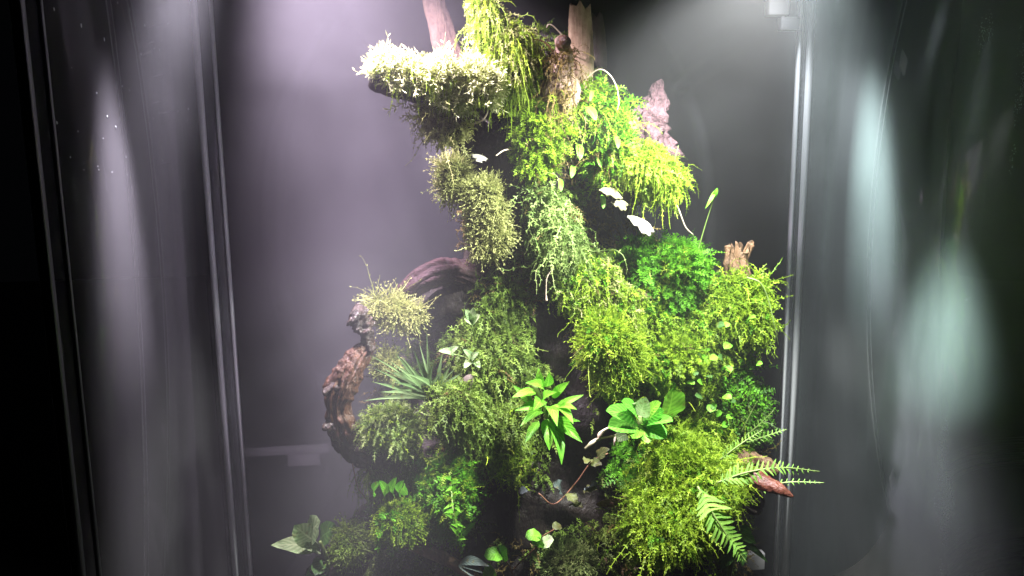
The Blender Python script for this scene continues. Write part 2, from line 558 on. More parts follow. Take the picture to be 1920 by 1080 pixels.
def tile(label, x0, y0, x1, y1, mat):
    p, q = P(x0, y0, YB - .012), P(x1, y1, YB - .012)
    o = box('plastic_tag', (p.x, q.x, YB - .012, YB - .002, q.z, p.z), mat)
    bv = o.modifiers.new('bevel', 'BEVEL'); bv.width = .001; bv.segments = 2
    tag(o, label, 'tag', 'plastic tags in the corners of the back pane')


tile('bright white square tag highest on the back pane by the corner strip', 1443, -14, 1480, 28, M['white_plastic'])
tile('dull grey double image of the bright white tag just below it', 1466, 31, 1500, 56, M['ghost_grey'])  # added block in place of the white tag's double image
tile('small white tag low on the back pane beside drooping dark green leaves', 1402, 1040, 1434, 1068, M['white_plastic'])

# substrate
def terrain():
    nx, ny = 60, 36
    X, Yv = np.meshgrid(np.linspace(XL + .001, XR - .001, nx), np.linspace(YF + .005, YB - .001, ny), indexing='ij')
    Z = -0.016 + 0.003 * fbm(np.stack([X * 14, Yv * 14, X * 0], -1), 4)
    V = np.stack([X, Yv, Z], -1).reshape(-1, 3)
    i, j = np.meshgrid(np.arange(nx - 1), np.arange(ny - 1), indexing='ij')
    a = (i * ny + j).ravel()
    Q = np.stack([a, a + ny, a + ny + 1, a + 1], -1)
    link('soil', np_mesh('soil', V, None, quads=Q), M['soil'], kind='structure')
    WOODS.append((V, np.vstack([Q[:, :3], Q[:, [0, 2, 3]]])))


terrain()

MIST_LEFT, MIST_BASE, MIST_VEIL = 0.60, 0.40, 0.95
mist, nt, out = new_mat('mist')
pv = node(nt, 'ShaderNodeVolumePrincipled')
pv.inputs['Color'].default_value = (0.93, 0.94, 1.0, 1)
pv.inputs['Anisotropy'].default_value = 0.25
# the fog hangs thickest on the misty side and towards the back, in slow wisps
tcm = node(nt, 'ShaderNodeNewGeometry')
sep = node(nt, 'ShaderNodeSeparateXYZ'); nt.links.new(tcm.outputs['Position'], sep.inputs[0])
gx = node(nt, 'ShaderNodeMapRange', interpolation_type='SMOOTHSTEP'); nt.links.new(sep.outputs['X'], gx.inputs['Value'])
for kk, vv in (('From Min', .10), ('From Max', -.16), ('To Min', .0), ('To Max', 1.0)):
    gx.inputs[kk].default_value = vv
gy = node(nt, 'ShaderNodeMapRange', interpolation_type='SMOOTHSTEP'); nt.links.new(sep.outputs['Y'], gy.inputs['Value'])
for kk, vv in (('From Min', .50), ('From Max', .66), ('To Min', .36), ('To Max', 1.0)):
    gy.inputs[kk].default_value = vv
nz = node(nt, 'ShaderNodeTexNoise', Scale=7.0, Detail=3.0, Distortion=0.8); nt.links.new(tcm.outputs['Position'], nz.inputs['Vector'])
nr = node(nt, 'ShaderNodeMapRange'); nt.links.new(nz.outputs['Fac'], nr.inputs['Value'])
for kk, vv in (('From Min', .3), ('From Max', .7), ('To Min', .35), ('To Max', 1.7)):
    nr.inputs[kk].default_value = vv
d1 = node(nt, 'ShaderNodeMath', operation='MULTIPLY_ADD'); nt.links.new(gx.outputs[0], d1.inputs[0]); d1.inputs[1].default_value = MIST_LEFT; d1.inputs[2].default_value = MIST_BASE
d2 = node(nt, 'ShaderNodeMath', operation='MULTIPLY'); nt.links.new(d1.outputs[0], d2.inputs[0]); nt.links.new(gy.outputs[0], d2.inputs[1])
# a drifting veil in front of the plants on the misty side
va = node(nt, 'ShaderNodeMapRange', interpolation_type='SMOOTHSTEP'); nt.links.new(sep.outputs['X'], va.inputs['Value'])
for kk, vv in (('From Min', XL + .07), ('From Max', XL + .15), ('To Min', 0.0), ('To Max', MIST_VEIL)):
    va.inputs[kk].default_value = vv
vb = node(nt, 'ShaderNodeMapRange', interpolation_type='SMOOTHSTEP'); nt.links.new(sep.outputs['X'], vb.inputs['Value'])
for kk, vv in (('From Min', .05), ('From Max', -.05), ('To Min', 0.0), ('To Max', 1.0)):
    vb.inputs[kk].default_value = vv
vz = node(nt, 'ShaderNodeMapRange', interpolation_type='SMOOTHSTEP'); nt.links.new(sep.outputs['Z'], vz.inputs['Value'])
for kk, vv in (('From Min', .44), ('From Max', .33), ('To Min', 0.0), ('To Max', 1.0)):
    vz.inputs[kk].default_value = vv
vbz = node(nt, 'ShaderNodeMath', operation='MULTIPLY'); nt.links.new(vb.outputs[0], vbz.inputs[0]); nt.links.new(vz.outputs[0], vbz.inputs[1])
dv = node(nt, 'ShaderNodeMath', operation='MULTIPLY_ADD'); nt.links.new(va.outputs[0], dv.inputs[0]); nt.links.new(vbz.outputs[0], dv.inputs[1]); nt.links.new(d2.outputs[0], dv.inputs[2])
d3 = node(nt, 'ShaderNodeMath', operation='MULTIPLY'); nt.links.new(dv.outputs[0], d3.inputs[0]); nt.links.new(nr.outputs[0], d3.inputs[1])
gz = node(nt, 'ShaderNodeMapRange', interpolation_type='SMOOTHSTEP'); nt.links.new(sep.outputs['Z'], gz.inputs['Value'])
for kk, vv in (('From Min', .34), ('From Max', .60), ('To Min', .45), ('To Max', 1.15)):
    gz.inputs[kk].default_value = vv
d4 = node(nt, 'ShaderNodeMath', operation='MULTIPLY'); nt.links.new(d3.outputs[0], d4.inputs[0]); nt.links.new(gz.outputs[0], d4.inputs[1])
nt.links.new(d4.outputs[0], pv.inputs['Density'])
nt.links.new(pv.outputs[0], out.inputs['Volume'])
box('haze', (XL + .0002, XR - .0002, YF + .004, YB - .0002, -0.0265, ZTOP - .0005), mist, kind='stuff')


# ------------------------------------------------------------------ driftwood
def core():
    spec = [(60, 1000, 1060, .615), (120, 965, 1090, .62), (180, 925, 1130, .625), (260, 890, 1165, .63), (330, 880, 1185, .635),
            (400, 885, 1185, .64), (460, 890, 1200, .645), (520, 870, 1260, .65), (580, 810, 1330, .655), (640, 770, 1365, .655),
            (700, 730, 1385, .655), (760, 705, 1385, .655), (820, 700, 1395, .655), (880, 710, 1410, .655), (940, 705, 1410, .655),
            (1000, 690, 1395, .65), (1080, 650, 1400, .65), (1420, 560, 1450, .64)]
    A = np.array(spec, float)
    n, ns = 130, 72
    py = np.linspace(60, 1420, n)
    xl, xr, Yc = (np.interp(py, A[:, 0], A[:, k]) for k in (1, 2, 3))
    th = np.linspace(0, 2 * np.pi, ns, endpoint=False)
    V = np.zeros((n, ns, 3))
    for i in range(n):
        c = P((xl[i] + xr[i]) / 2, py[i], Yc[i])
        hw = (xr[i] - xl[i]) / 2 * sc(c)
        dp = min(hw * 0.55, 0.07)
        V[i, :, 0] = c.x + np.cos(th) * hw
        V[i, :, 1] = c.y + np.sin(th) * dp
        V[i, :, 2] = c.z
    ctr = V.mean(1, keepdims=True)
    d = fbm(V * np.array([38, 38, 16]), 5)
    rid = np.abs(fbm(V * np.array([70, 70, 14]) + 5, 3))
    V = ctr + (V - ctr) * (1 + 0.20 * d - 0.16 * rid)[..., None]
    V[..., 2] += 0.006 * fbm(V * 40 + 9, 3)
    i = np.arange(n - 1)[:, None] * ns; j = np.arange(ns)[None]; j2 = (j + 1) % ns
    Q = np.stack([i + j, i + ns + j, i + ns + j2, i + j2], -1).reshape(-1, 4)
    Vv = V.reshape(-1, 3)
    Vv = np.vstack([Vv, V[0].mean(0)])
    cap = np.stack([np.arange(ns), (np.arange(ns) + 1) % ns, np.full(ns, len(Vv) - 1)], -1)
    T = np.vstack([Q[:, :3], Q[:, [0, 2, 3]], cap])
    WOODS.append((Vv, T))
    return np_mesh('trunk', Vv, T), Vv, T


tower = thing('driftwood_trunk', 'dark wet driftwood tower rising through the middle of the tank under moss', 'driftwood', (0, 0, 0))
me, CV, CT = core()
link('trunk', me, M['trunk_wood'], tower)
wood('shelf_branch', [(960, 190, .61, 34), (880, 185, .585, 30), (800, 172, .57, 24), (720, 160, .565, 17), (690, 160, .565, 10)], M['wet_wood'], tower, amp=.25, groove=.25, nseg=24)
wood('mossy_branch', [(1010, 230, .61, 44), (985, 150, .60, 36), (945, 75, .595, 28), (905, 10, .59, 20), (880, -40, .59, 17)], M['wet_wood'], tower, amp=.2, groove=.2, nseg=24)
wood('right_arm', [(1130, 330, .62, 45), (1200, 345, .60, 36), (1262, 350, .59, 22)], M['wet_wood'], tower, amp=.25, groove=.2, nseg=24)
wood('side_limb', [(900, 560, .64, 60), (900, 470, .64, 30), (905, 330, .64, 32), (860, 230, .61, 42), (810, 190, .59, 28)], M['wet_wood'], tower, amp=.2, groove=.2, nseg=24)
wood('root_limb', [(1180, 900, .60, 60), (1250, 980, .58, 60), (1290, 1080, .56, 50), (1330, 1260, .55, 50)], M['wet_wood'], tower, amp=.25, groove=.3, nseg=28)

wood_list = [
    ('upright_stick', 'tall pinkish tan split stick standing behind the bright mossy ledge', [(850, 130, .66, 30), (832, 70, .66, 27), (815, 10, .66, 23), (805, -60, .66, 20)], 'dull_bark', dict(amp=.08, groove=.22, nseg=22, squash=.5, fine=.05)),
    ('upright_stick', 'broken tan bark stake with ragged top beside the knotty stump', [(1092, 175, .60, 20), (1090, 110, .60, 24), (1088, 50, .60, 22), (1088, 12, .60, 20)], 'tan_bark', dict(amp=.06, groove=.14, nseg=26, squash=.5, round_ends=False, jag=.0035, fine=.04)),
    ('upright_stick', 'dim greyish stake just behind the broken tan bark stake', [(1122, 180, .63, 16), (1122, 110, .63, 17), (1120, 60, .63, 15), (1118, 32, .63, 13)], 'grey_bark', dict(amp=.06, groove=.14, nseg=22, squash=.5, round_ends=False, jag=.0035, fine=.04)),
    ('knotty_stump', 'knotty grey brown stump with a round cut end at the top', [(1040, 230, .59, 40), (1048, 175, .58, 33), (1052, 130, .575, 25), (1056, 95, .57, 15), (1054, 66, .565, 17)], 'knot_wood', dict(amp=.35, groove=.3, nseg=28, freq=1.4)),
    ('bark_spike', 'pinkish crusty bark spike pointing up above the mossy shelf', [(1200, 330, .60, 44), (1210, 265, .60, 54), (1222, 215, .60, 40), (1233, 178, .60, 20), (1240, 148, .60, 5)], 'pink_bark', dict(amp=.5, groove=.5, nseg=40, squash=.5, freq=2.2, n=60)),
    ('arched_log', 'plum brown log arching out of the mist below fuzzy pale cushions', [(735, 585, .63, 13), (772, 538, .62, 25), (820, 510, .62, 28), (872, 514, .63, 28), (925, 550, .64, 32)], 'plum_wood', dict(amp=.12, groove=.35, nseg=32, fine=.12)),
    ('gnarled_branch', 'rusty brown gnarled branch with a knobbly black tip at the misty edge', [(690, 855, .59, 36), (650, 812, .58, 32), (632, 768, .575, 27), (642, 718, .575, 32), (666, 676, .578, 26), (688, 648, .58, 17), (692, 632, .58, 10)], 'rust_wood', dict(amp=.24, groove=.45, nseg=40, freq=1.2, fine=.14, n=110)),
    ('sunken_log', 'black wet log filling the shade under the arched log', [(765, 625, .65, 40), (815, 580, .65, 52), (870, 570, .65, 56), (930, 580, .655, 50)], 'wet_wood', dict(amp=.3, groove=.3, nseg=26)),
    ('oblique_stick', 'straight dark bare stick leaning against the olive moss', [(828, 800, .565, 17), (850, 760, .56, 15), (886, 702, .555, 12)], 'grey_bark', dict(amp=.06, groove=.1, nseg=16)),
    ('wood_stub', 'short brown stub with chipped crown above the curly moss ball', [(1382, 565, .615, 28), (1384, 520, .615, 25), (1385, 485, .615, 24), (1387, 466, .615, 28)], 'brown_wood', dict(amp=.22, groove=.35, nseg=28, round_ends=False, jag=.007)),
    ('fallen_branch', 'smooth brown branch lying low under the bright cushion', [(740, 1005, .58, 13), (800, 1032, .572, 13), (850, 1056, .565, 12), (900, 1090, .56, 12)], 'brown_wood', dict(amp=.06, groove=.15, nseg=20)),
    ('wood_spur', 'reddish pointed wood spur under the horizontal fern frond', [(1395, 885, .56, 24), (1430, 905, .545, 16), (1462, 918, .535, 12), (1488, 932, .53, 4)], 'red_wood', dict(amp=.12, groove=.3, nseg=20)),
    ('bark_slab', 'rough brown bark slab behind the fern frond', [(1330, 880, .585, 26), (1380, 868, .58, 26), (1425, 872, .58, 20), (1460, 888, .58, 10)], 'brown_wood', dict(amp=.35, groove=.4, nseg=26, squash=.6)),
    ('dark_log_end', 'black rotten log end hanging below the reddish spur', [(1290, 910, .58, 40), (1350, 920, .565, 36), (1400, 935, .56, 34), (1430, 948, .56, 24)], 'wet_wood', dict(amp=.35, groove=.4, nseg=30)),
    ('twig', 'thin reddish brown twig sticking out over the dark hollow', [(1210, 945, .565, 14), (1165, 942, .56, 11), (1118, 946, .555, 5)], 'brown_wood', dict(amp=.2, groove=.2, nseg=14)),
    ('lower_ledge', 'dark wood ledge carrying a round moss cushion near the gnarled branch', [(615, 800, .585, 12), (665, 835, .58, 30), (740, 850, .585, 38), (840, 850, .60, 45)], 'wet_wood', dict(amp=.3, groove=.35, nseg=28)),
    ('low_root', 'black root mass low beside the broad leaved plant', [(600, 1120, .60, 50), (650, 1040, .60, 46), (720, 960, .61, 50), (760, 900, .62, 45)], 'wet_wood', dict(amp=.3, groove=.3, nseg=28)),
]
for nm, lab, pts, mt, kw in wood_list:
    if nm not in ('oblique_stick', 'fallen_branch'):
        kw.setdefault('fine', .22)
        kw['nseg'] = int(kw['nseg'] * 1.5)
    tag(wood(nm, pts, M[mt], **kw), lab, 'wood' if 'stick' not in nm else 'stick')

gb = next(o for o in COL.objects if o.name == 'gnarled_branch')
wood('knob', [(690, 660, .578, 15), (686, 632, .578, 12), (678, 608, .578, 19), (664, 592, .576, 17), (656, 588, .576, 8)], M['knob_wood'], gb, amp=.6, freq=2.0, fine=.35, nseg=36, n=60)
wood('spur', [(644, 738, .573, 15), (620, 728, .57, 11), (607, 742, .568, 5)], M['knob_wood'], gb, amp=.5, freq=1.6, fine=.3, nseg=24, n=26)
wood('spur', [(645, 806, .578, 17), (618, 800, .572, 10), (604, 806, .57, 4)], M['knob_wood'], gb, amp=.5, freq=1.6, fine=.3, nseg=24, n=26)

# the round cut end of the knotty stump
stump_end = P(1055, 82, .557)
V, T = tube_np([(*stump_end, .005), (*(stump_end + Vector((0, -.004, .001))), .0048), (*(stump_end + Vector((0, -.006, .001))), .003)], nseg=16, amp=.1, round_ends=False)
ks = next(o for o in COL.objects if o.name == 'knotty_stump')
link('cut_end', np_mesh('cut_end', V, T), M['rust_wood'], ks)


# ------------------------------------------------------------------ moss
def strand_mesh(R, N, L, S, width, droop=.2, jit=.25, curl=0.0, up=0.0, leaf=0.0, leafw=.4, ang=50, whorl=False, taper=True, tip_tint=.3, every=1):
    """n strands grown from roots R along N: a tapered ribbon with small leaflets along it -> V, T, tint"""
    n = len(R)
    D = nrm(N + rng.normal(0, .45, (n, 3)) * 0.8 + np.array([0, 0, up]))
    ax = nrm(np.cross(D, rng.normal(0, 1, (n, 3))))
    ca = rng.normal(0, 1, (n, 1)) * curl
    pos, dirs = [R], [D]
    step = (L / S)[:, None]
    for k in range(S):
        D = D + np.array([0, 0, -1]) * droop * (0.5 + k / S) + rng.normal(0, jit, (n, 3)) * .5
        D = D + np.cross(ax, D) * ca
        D = nrm(D)
        pos.append(pos[-1] + D * step); dirs.append(D)
    pos = np.array(pos); dirs = np.array(dirs)           # (S+1, n, 3)
    W = nrm(np.cross(dirs, rng.normal(0, 1, (1, n, 3)) + np.array([0, -1.0, 0.3])))
    wv = width * (1 - 0.75 * np.arange(S + 1) / S if taper else np.ones(S + 1))
    base_t = rng.uniform(0, .7, n)
    tt = np.clip(base_t[None] + tip_tint * (np.arange(S + 1) / S)[:, None], 0, 1)
    Vs = np.stack([pos - W * wv[:, None, None] * .5, pos + W * wv[:, None, None] * .5], 2)   # S+1, n, 2, 3
    idx = np.arange((S + 1) * n * 2).reshape(S + 1, n, 2)
    a, b, c, d = idx[:-1, :, 0], idx[:-1, :, 1], idx[1:, :, 1], idx[1:, :, 0]
    T = [np.stack([a, b, c], -1).reshape(-1, 3), np.stack([a, c, d], -1).reshape(-1, 3)]
    V = [Vs.reshape(-1, 3)]
    tint = [np.repeat(tt[:, :, None], 2, 2).ravel()]
    off = len(V[0])
    if leaf > 0:
        ks = np.arange(1, S + 1, every)
        for sgn in (-1, 1):
            p = pos[ks]; t = dirs[ks]; w = W[ks]
            if whorl:
                phi = (ks * 2.4)[:, None, None] + rng.uniform(0, 6, (1, n, 1))
                w = w * np.cos(phi) + np.cross(t, w) * np.sin(phi)
            sh = np.sin(np.pi * (0.18 + 0.75 * ks / S))[:, None, None] if not whorl else 1.0
            l = leaf * sh * rng.uniform(.7, 1.2, (len(ks), n, 1))
            A = math.radians(ang)
            ld = t * math.cos(A) + w * sgn * math.sin(A) + rng.normal(0, .12, p.shape)
            sd = nrm(np.cross(ld, np.cross(t, w)))
            q0 = p; q1 = p + ld * l * .5 + sd * l * leafw * .5; q2 = p + ld * l; q3 = p + ld * l * .5 - sd * l * leafw * .5
            Q = np.stack([q0, q1, q2, q3], 2)
            m = Q.shape[0] * n
            id4 = off + np.arange(m * 4).reshape(m, 4)
            V.append(Q.reshape(-1, 3)); off += m * 4
            T += [id4[:, [0, 1, 2]], id4[:, [0, 2, 3]]]
            tint.append(np.clip(np.repeat((tt[ks][:, :, None] + rng.uniform(-.1, .25, (len(ks), n, 1))), 4, 2), 0, 1).ravel())
    return np.vstack(V), np.vstack(T), np.concatenate(tint)


def sample(V, T, n, face=-0.25):
    tri = V[T]
    nn = np.cross(tri[:, 1] - tri[:, 0], tri[:, 2] - tri[:, 0])
    ar = np.linalg.norm(nn, axis=1) / 2
    nn = nrm(nn)
    ce = tri.mean(1)
    vis = np.sum(nn * nrm(np.array(CAM) - ce), 1) > face
    w = ar * vis
    if w.sum() <= 0:
        return np.zeros((0, 3)), np.zeros((0, 3))
    i = rng.choice(len(T), n, p=w / w.sum())
    u = rng.uniform(0, 1, (n, 2)); s = u.sum(1) > 1; u[s] = 1 - u[s]
    t = tri[i]
    return t[:, 0] + (t[:, 1] - t[:, 0]) * u[:, :1] + (t[:, 2] - t[:, 0]) * u[:, 1:], nn[i]


def area_vis(V, T, face=-0.25):
    tri = V[T]
    nn = np.cross(tri[:, 1] - tri[:, 0], tri[:, 2] - tri[:, 0])
    ar = np.linalg.norm(nn, axis=1) / 2
    vis = np.sum(nrm(nn) * nrm(np.array(CAM) - tri.mean(1)), 1) > face
    return (ar * vis).sum()


STY = {   # lengths and widths in photo pixels; dens = strands per square photo pixel
    'java':    dict(dens=0.046, L=(20, 46), S=7, w=2.1, droop=.20, jit=.42, leaf=6.6, leafw=.42, ang=48),
    'cushion': dict(dens=0.1, L=(12, 26), S=4, w=1.9, droop=.05, jit=.22, leaf=5, leafw=.32, ang=30, whorl=True),
    'fine':    dict(dens=.034, L=(20, 40), S=9, w=1.6, droop=.10, jit=.22, leaf=8, leafw=.40, ang=58),
    'vine':    dict(dens=0.026, L=(45, 95), S=16, w=2.3, droop=.30, jit=.75, curl=.15, leaf=6.5, leafw=.5, ang=50, every=2),
    'curl':    dict(dens=0.04, L=(30, 66), S=14, w=2.3, droop=.10, jit=.45, curl=.35, leaf=5.4, leafw=.5, ang=45, every=2),
    'leafy':   dict(dens=0.03, L=(22, 48), S=6, w=1.6, droop=.15, jit=.40, leaf=9.5, leafw=.62, ang=55),
    'hang':    dict(dens=0.048, L=(28, 66), S=8, w=2.1, droop=.50, jit=.35, leaf=5, leafw=.38, ang=35),
    'star':    dict(dens=.045, L=(16, 44), S=5, w=3.0, droop=.0, jit=.30, up=.6, leaf=14, leafw=.26, ang=40, whorl=True),
}
PAL = {
    'yellow': ((.08, .17, .010), (.35, .50, .04)),
    'lime':   ((.06, .14, .008), (.30, .46, .03)),
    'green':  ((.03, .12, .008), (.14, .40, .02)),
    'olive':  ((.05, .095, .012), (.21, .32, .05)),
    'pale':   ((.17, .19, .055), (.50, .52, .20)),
    'glare_lit': ((.32, .38, .11), (.78, .82, .46)),  # pale ledge moss, with lamp overexposure put into the colour
    'dark':   ((.020, .045, .010), (.09, .17, .03)),
    'mint':   ((.09, .17, .030), (.32, .42, .13)),
    'brownish': ((.06, .04, .015), (.22, .17, .05)),
}
for k, (c1, c2) in PAL.items():
    M['moss_' + k] = moss_mat('moss_' + k, c1, c2)


def moss(label, spine, style, pal, dY=0.0, Y=None, dens=1.0, length=1.0, squash=.6, lump=.65, second=None, up=None, cat='moss', name='moss_clump', cover=False):
    pts = []
    for px, py, r in spine:
        r = r * .86
        y = Y if Y is not None else hitY(px, py) - 0.35 * r * 0.0004
        pts.append((px, py, y + dY, r))
    if len(pts) == 1:
        px, py, y, r = pts[0]
        pts = [(px - r * .15, py - r * .45, y, r * .8), (px, py, y, r), (px + r * .1, py + r * .45, y, r * .8)]
    rows = rows_px(pts)
    # ends pulled out a little so the bed is rounded
    V, T = tube_np(rows, nseg=22, n=max(14, int(len(pts) * 8)), amp=lump, freq=1.2, squash=squash)
    BEDS.append((V, T))
    root = thing(name, label, cat, tuple(np.mean(np.array(rows)[:, :3], 0)))
    link('moss_bed', np_mesh('moss_bed', V, T), M['moss_base'], root)
    s = sc(np.mean(np.array(rows)[:, :3], 0))
    ar = area_vis(V, T) / s ** 2
    VV, TT, tt, k = [], [], [], 0
    jobs = [(style, pal, 1.0)] + ([second] if second else [])
    for st, pl, share in jobs:
        q = dict(STY[st])
        n = int(ar * q.pop('dens') * dens * share)
        lo, hi = q.pop('L')
        R, N = sample(V, T, max(n, 4))
        # clumpy vigour: strand length follows a noise field
        vig = np.clip(.85 + .65 * fbm(R / (s * 24) + 3, 2), .25, 1.7)
        L = rng.uniform(lo, hi, len(R)) * s * length * vig * np.where(rng.uniform(0, 1, len(R)) < .09, 1.75, 1.0)
        w = q.pop('w') * s
        lf = q.pop('leaf', 0) * s * min(1.0, .5 + .5 * length)
        if up is not None:
            q['up'] = up
        v, t, c = strand_mesh(R - N * s, N, L, q.pop('S'), w, leaf=lf, **q)
        big = .22 * fbm(R / (s * 40) + 11, 2)              # whole tufts lean to one colour
        strand = link('moss_strands', np_mesh('moss_strands', v, t, c, smooth=False), M['moss_' + pl], root, 'stuff')
    return root


HOLLOWS = ([(1000, 545), (1060, 560), (1090, 640), (1112, 745), (1095, 870), (1060, 890), (1045, 700), (1000, 650)], [(880, 905), (1010, 900), (1060, 960), (1010, 1010), (880, 1000)])


def inside(poly, x, y):
    r = np.zeros(len(x), bool)
    n = len(poly)
    for i in range(n):
        (x0, y0), (x1, y1) = poly[i], poly[(i + 1) % n]
        c = ((y0 > y) != (y1 > y)) & (x < (x1 - x0) * (y - y0) / (y1 - y0 + 1e-9) + x0)
        r ^= c
    return r


def project(R):
    q = (np.asarray(R) - np.array(CAM)) @ np.array(ROT)
    return 960 - F * q[:, 0] / q[:, 2], 540 + F * q[:, 1] / q[:, 2]


# thin overall growth on the trunk
def cover(name, label, dens, style, pal, lo, hi):
    s = .00043
    # in patches only
    n = int(area_vis(CV, CT, 0.0) / s ** 2 * dens)
    R, N = sample(CV, CT, n, 0.0)
    f = fbm(R * np.array([28, 28, 20]) + lo, 3)
    px, py = project(R)
    keep = (f > .10) & ~inside(HOLLOWS[0], px, py) & ~inside(HOLLOWS[1], px, py)
    R, N = R[keep], N[keep]
    q = dict(STY[style]); q.pop('dens'); L = q.pop('L'); w = q.pop('w') * s; lf = q.pop('leaf') * s
    v, t, c = strand_mesh(R, N, rng.uniform(L[0], L[1], len(R)) * s * hi, q.pop('S'), w, leaf=lf, **q)
    o = link(name, np_mesh(name, v, t, c, smooth=False), M['moss_' + pal], None, 'stuff')
    tag(o, label, 'moss')


cover('moss_growth', 'thin olive moss scattered over the dark trunk between the clumps', .020, 'java', 'olive', 3, .8)
cover('moss_growth', 'fine brown dead strands tangled over the trunk', .010, 'curl', 'brownish', 8, .9)

moss('glaring white-lit moss ledge jutting into the mist with spiky tips', [(700, 118, 10), (740, 134, 20), (800, 148, 26), (870, 160, 30), (930, 172, 30)], 'star', 'glare_lit', Y=.56, dens=1.9, length=.75, second=('hang', 'yellow', .35))
moss('yellow green moss sleeve on the slanting branch at the very top', [(888, 0, 20), (915, 45, 30), (950, 100, 40), (980, 160, 42)], 'hang', 'yellow', Y=.58, dens=1.3, second=('java', 'pale', .5))
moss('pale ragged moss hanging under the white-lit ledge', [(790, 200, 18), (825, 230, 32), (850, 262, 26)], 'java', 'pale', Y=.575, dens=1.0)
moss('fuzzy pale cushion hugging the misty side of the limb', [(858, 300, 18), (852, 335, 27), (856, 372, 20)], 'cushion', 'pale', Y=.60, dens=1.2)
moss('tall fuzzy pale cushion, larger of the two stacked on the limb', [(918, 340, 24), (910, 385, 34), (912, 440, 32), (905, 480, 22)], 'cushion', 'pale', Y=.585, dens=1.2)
moss('bright ferny moss under the knotty stump', [(990, 215, 26), (1015, 240, 40), (1000, 290, 34), (1020, 270, 34)], 'fine', 'lime', dY=-.012, dens=1.2, length=1.2)
moss('hanging lime moss column below the broken bark stake', [(1100, 180, 22), (1130, 220, 32), (1145, 280, 36), (1120, 330, 26)], 'java', 'lime', dY=-.012, dens=1.0, second=('leafy', 'green', .4))
moss('yellow moss shelf under the pinkish bark spike', [(1175, 300, 28), (1215, 315, 36), (1255, 335, 30), (1270, 360, 18)], 'java', 'yellow', Y=.575, dens=1.2, second=('hang', 'yellow', .4))
moss('dangling tangle of pale stringy moss down the middle of the trunk', [(1010, 350, 24), (1030, 400, 30), (1050, 450, 34), (1070, 490, 30)], 'vine', 'mint', dY=-.012, dens=1.2)
moss('scrambling yellow moss sheet slanting below the stringy tangle', [(1060, 510, 26), (1100, 540, 46), (1150, 570, 52), (1190, 600, 40)], 'vine', 'yellow', dY=-.012, dens=1.2, length=.6, second=('curl', 'pale', .6))
moss('fuzzy yellow tongue of cushion moss drooping over the dark hollow', [(1125, 600, 34), (1140, 650, 48), (1150, 700, 42), (1165, 735, 22)], 'cushion', 'yellow', dY=-.018, dens=1.2, length=1.3)
moss('vivid green feathery clubmoss bank under the white fungus', [(1165, 470, 34), (1200, 500, 50), (1240, 550, 54), (1265, 590, 34)], 'fine', 'green', dY=-.008, dens=1.4)
moss('upright green sprigs of clubmoss rising beside the thin bud stalk', [(1245, 465, 24), (1290, 500, 30), (1320, 530, 26)], 'fine', 'green', Y=.59, dens=1.0, length=1.2, up=.8)
moss('curly yellow green moss ball overhanging the glass edge', [(1320, 560, 30), (1365, 575, 52), (1405, 600, 44), (1420, 620, 26)], 'curl', 'lime', Y=.60, dens=1.3, second=('java', 'yellow', .5))
moss('rounded lime cushion between the yellow tongue and leafy slope', [(1225, 660, 40), (1250, 685, 56), (1265, 715, 40)], 'fine', 'lime', dY=-.014, dens=1.8, length=.7)
moss('dark leafy slope of moss below the curly ball', [(1340, 660, 40), (1365, 720, 44), (1380, 780, 40), (1370, 820, 30)], 'leafy', 'green', dY=-.006, dens=1.2, second=('java', 'dark', .8))
moss('mixed green moss filling the gap under the clubmoss bank', [(1200, 610, 30), (1270, 630, 30), (1310, 640, 26)], 'java', 'lime', dY=-.006, dens=1.0)
moss('big sprawling yellow green moss slope under the round leaved plant', [(1290, 790, 40), (1300, 850, 74), (1290, 910, 84), (1275, 980, 74), (1290, 1030, 40)], 'java', 'lime', dY=-.014, dens=1.1, second=('curl', 'yellow', .7))
moss('darker green moss fringe on the inner side of the big slope', [(1190, 820, 20), (1195, 870, 30), (1215, 920, 30)], 'fine', 'green', dY=-.012, dens=1.2)
moss('loose lime moss knitting the stringy tangle to the yellow sheet', [(1080, 480, 18), (1120, 500, 26), (1160, 530, 26)], 'vine', 'yellow', dY=-.008, length=.5, second=('java', 'mint', .6))
moss('shaggy yellow green moss between the curly ball and the lime cushion', [(1290, 600, 26), (1330, 640, 34), (1320, 690, 36), (1330, 740, 30)], 'java', 'lime', dY=-.010, dens=1.1, second=('curl', 'yellow', .4))
moss('lower fringe of stringy moss at the dark inner foot of the slope', [(1205, 930, 26), (1220, 980, 34), (1250, 1030, 34)], 'curl', 'lime', dY=-.012, dens=1.1, second=('java', 'olive', .6))
moss('thick yellow moss band under the round leaved plant', [(1190, 760, 22), (1240, 820, 30), (1330, 800, 34)], 'java', 'yellow', dY=-.008, dens=1.0, second=('curl', 'lime', .5))
moss('pale tuft of moss on top of the gnarled branch beside the arched log', [(704, 606, 12), (722, 584, 22), (748, 584, 24), (770, 592, 16), (792, 582, 8)], 'cushion', 'pale', Y=.60, dens=1.2, length=1.2, lump=.8)
moss('greyish green tuft behind the strap leaved rosette', [(722, 668, 24), (728, 700, 28)], 'cushion', 'pale', Y=.60, dens=1.1)
moss('rounded yellowish cushion sitting on the dark wood ledge', [(690, 800, 22), (730, 808, 38), (775, 815, 36)], 'java', 'mint', Y=.565, dens=1.6, length=.7, second=('cushion', 'yellow', .4))
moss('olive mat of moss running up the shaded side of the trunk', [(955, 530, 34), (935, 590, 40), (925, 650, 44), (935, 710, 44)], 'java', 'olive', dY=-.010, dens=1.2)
moss('stringy olive moss bed behind the lance leaved plant', [(860, 740, 40), (890, 800, 50), (950, 800, 46), (930, 860, 30)], 'vine', 'olive', dY=-.008, dens=1.1, length=.7)
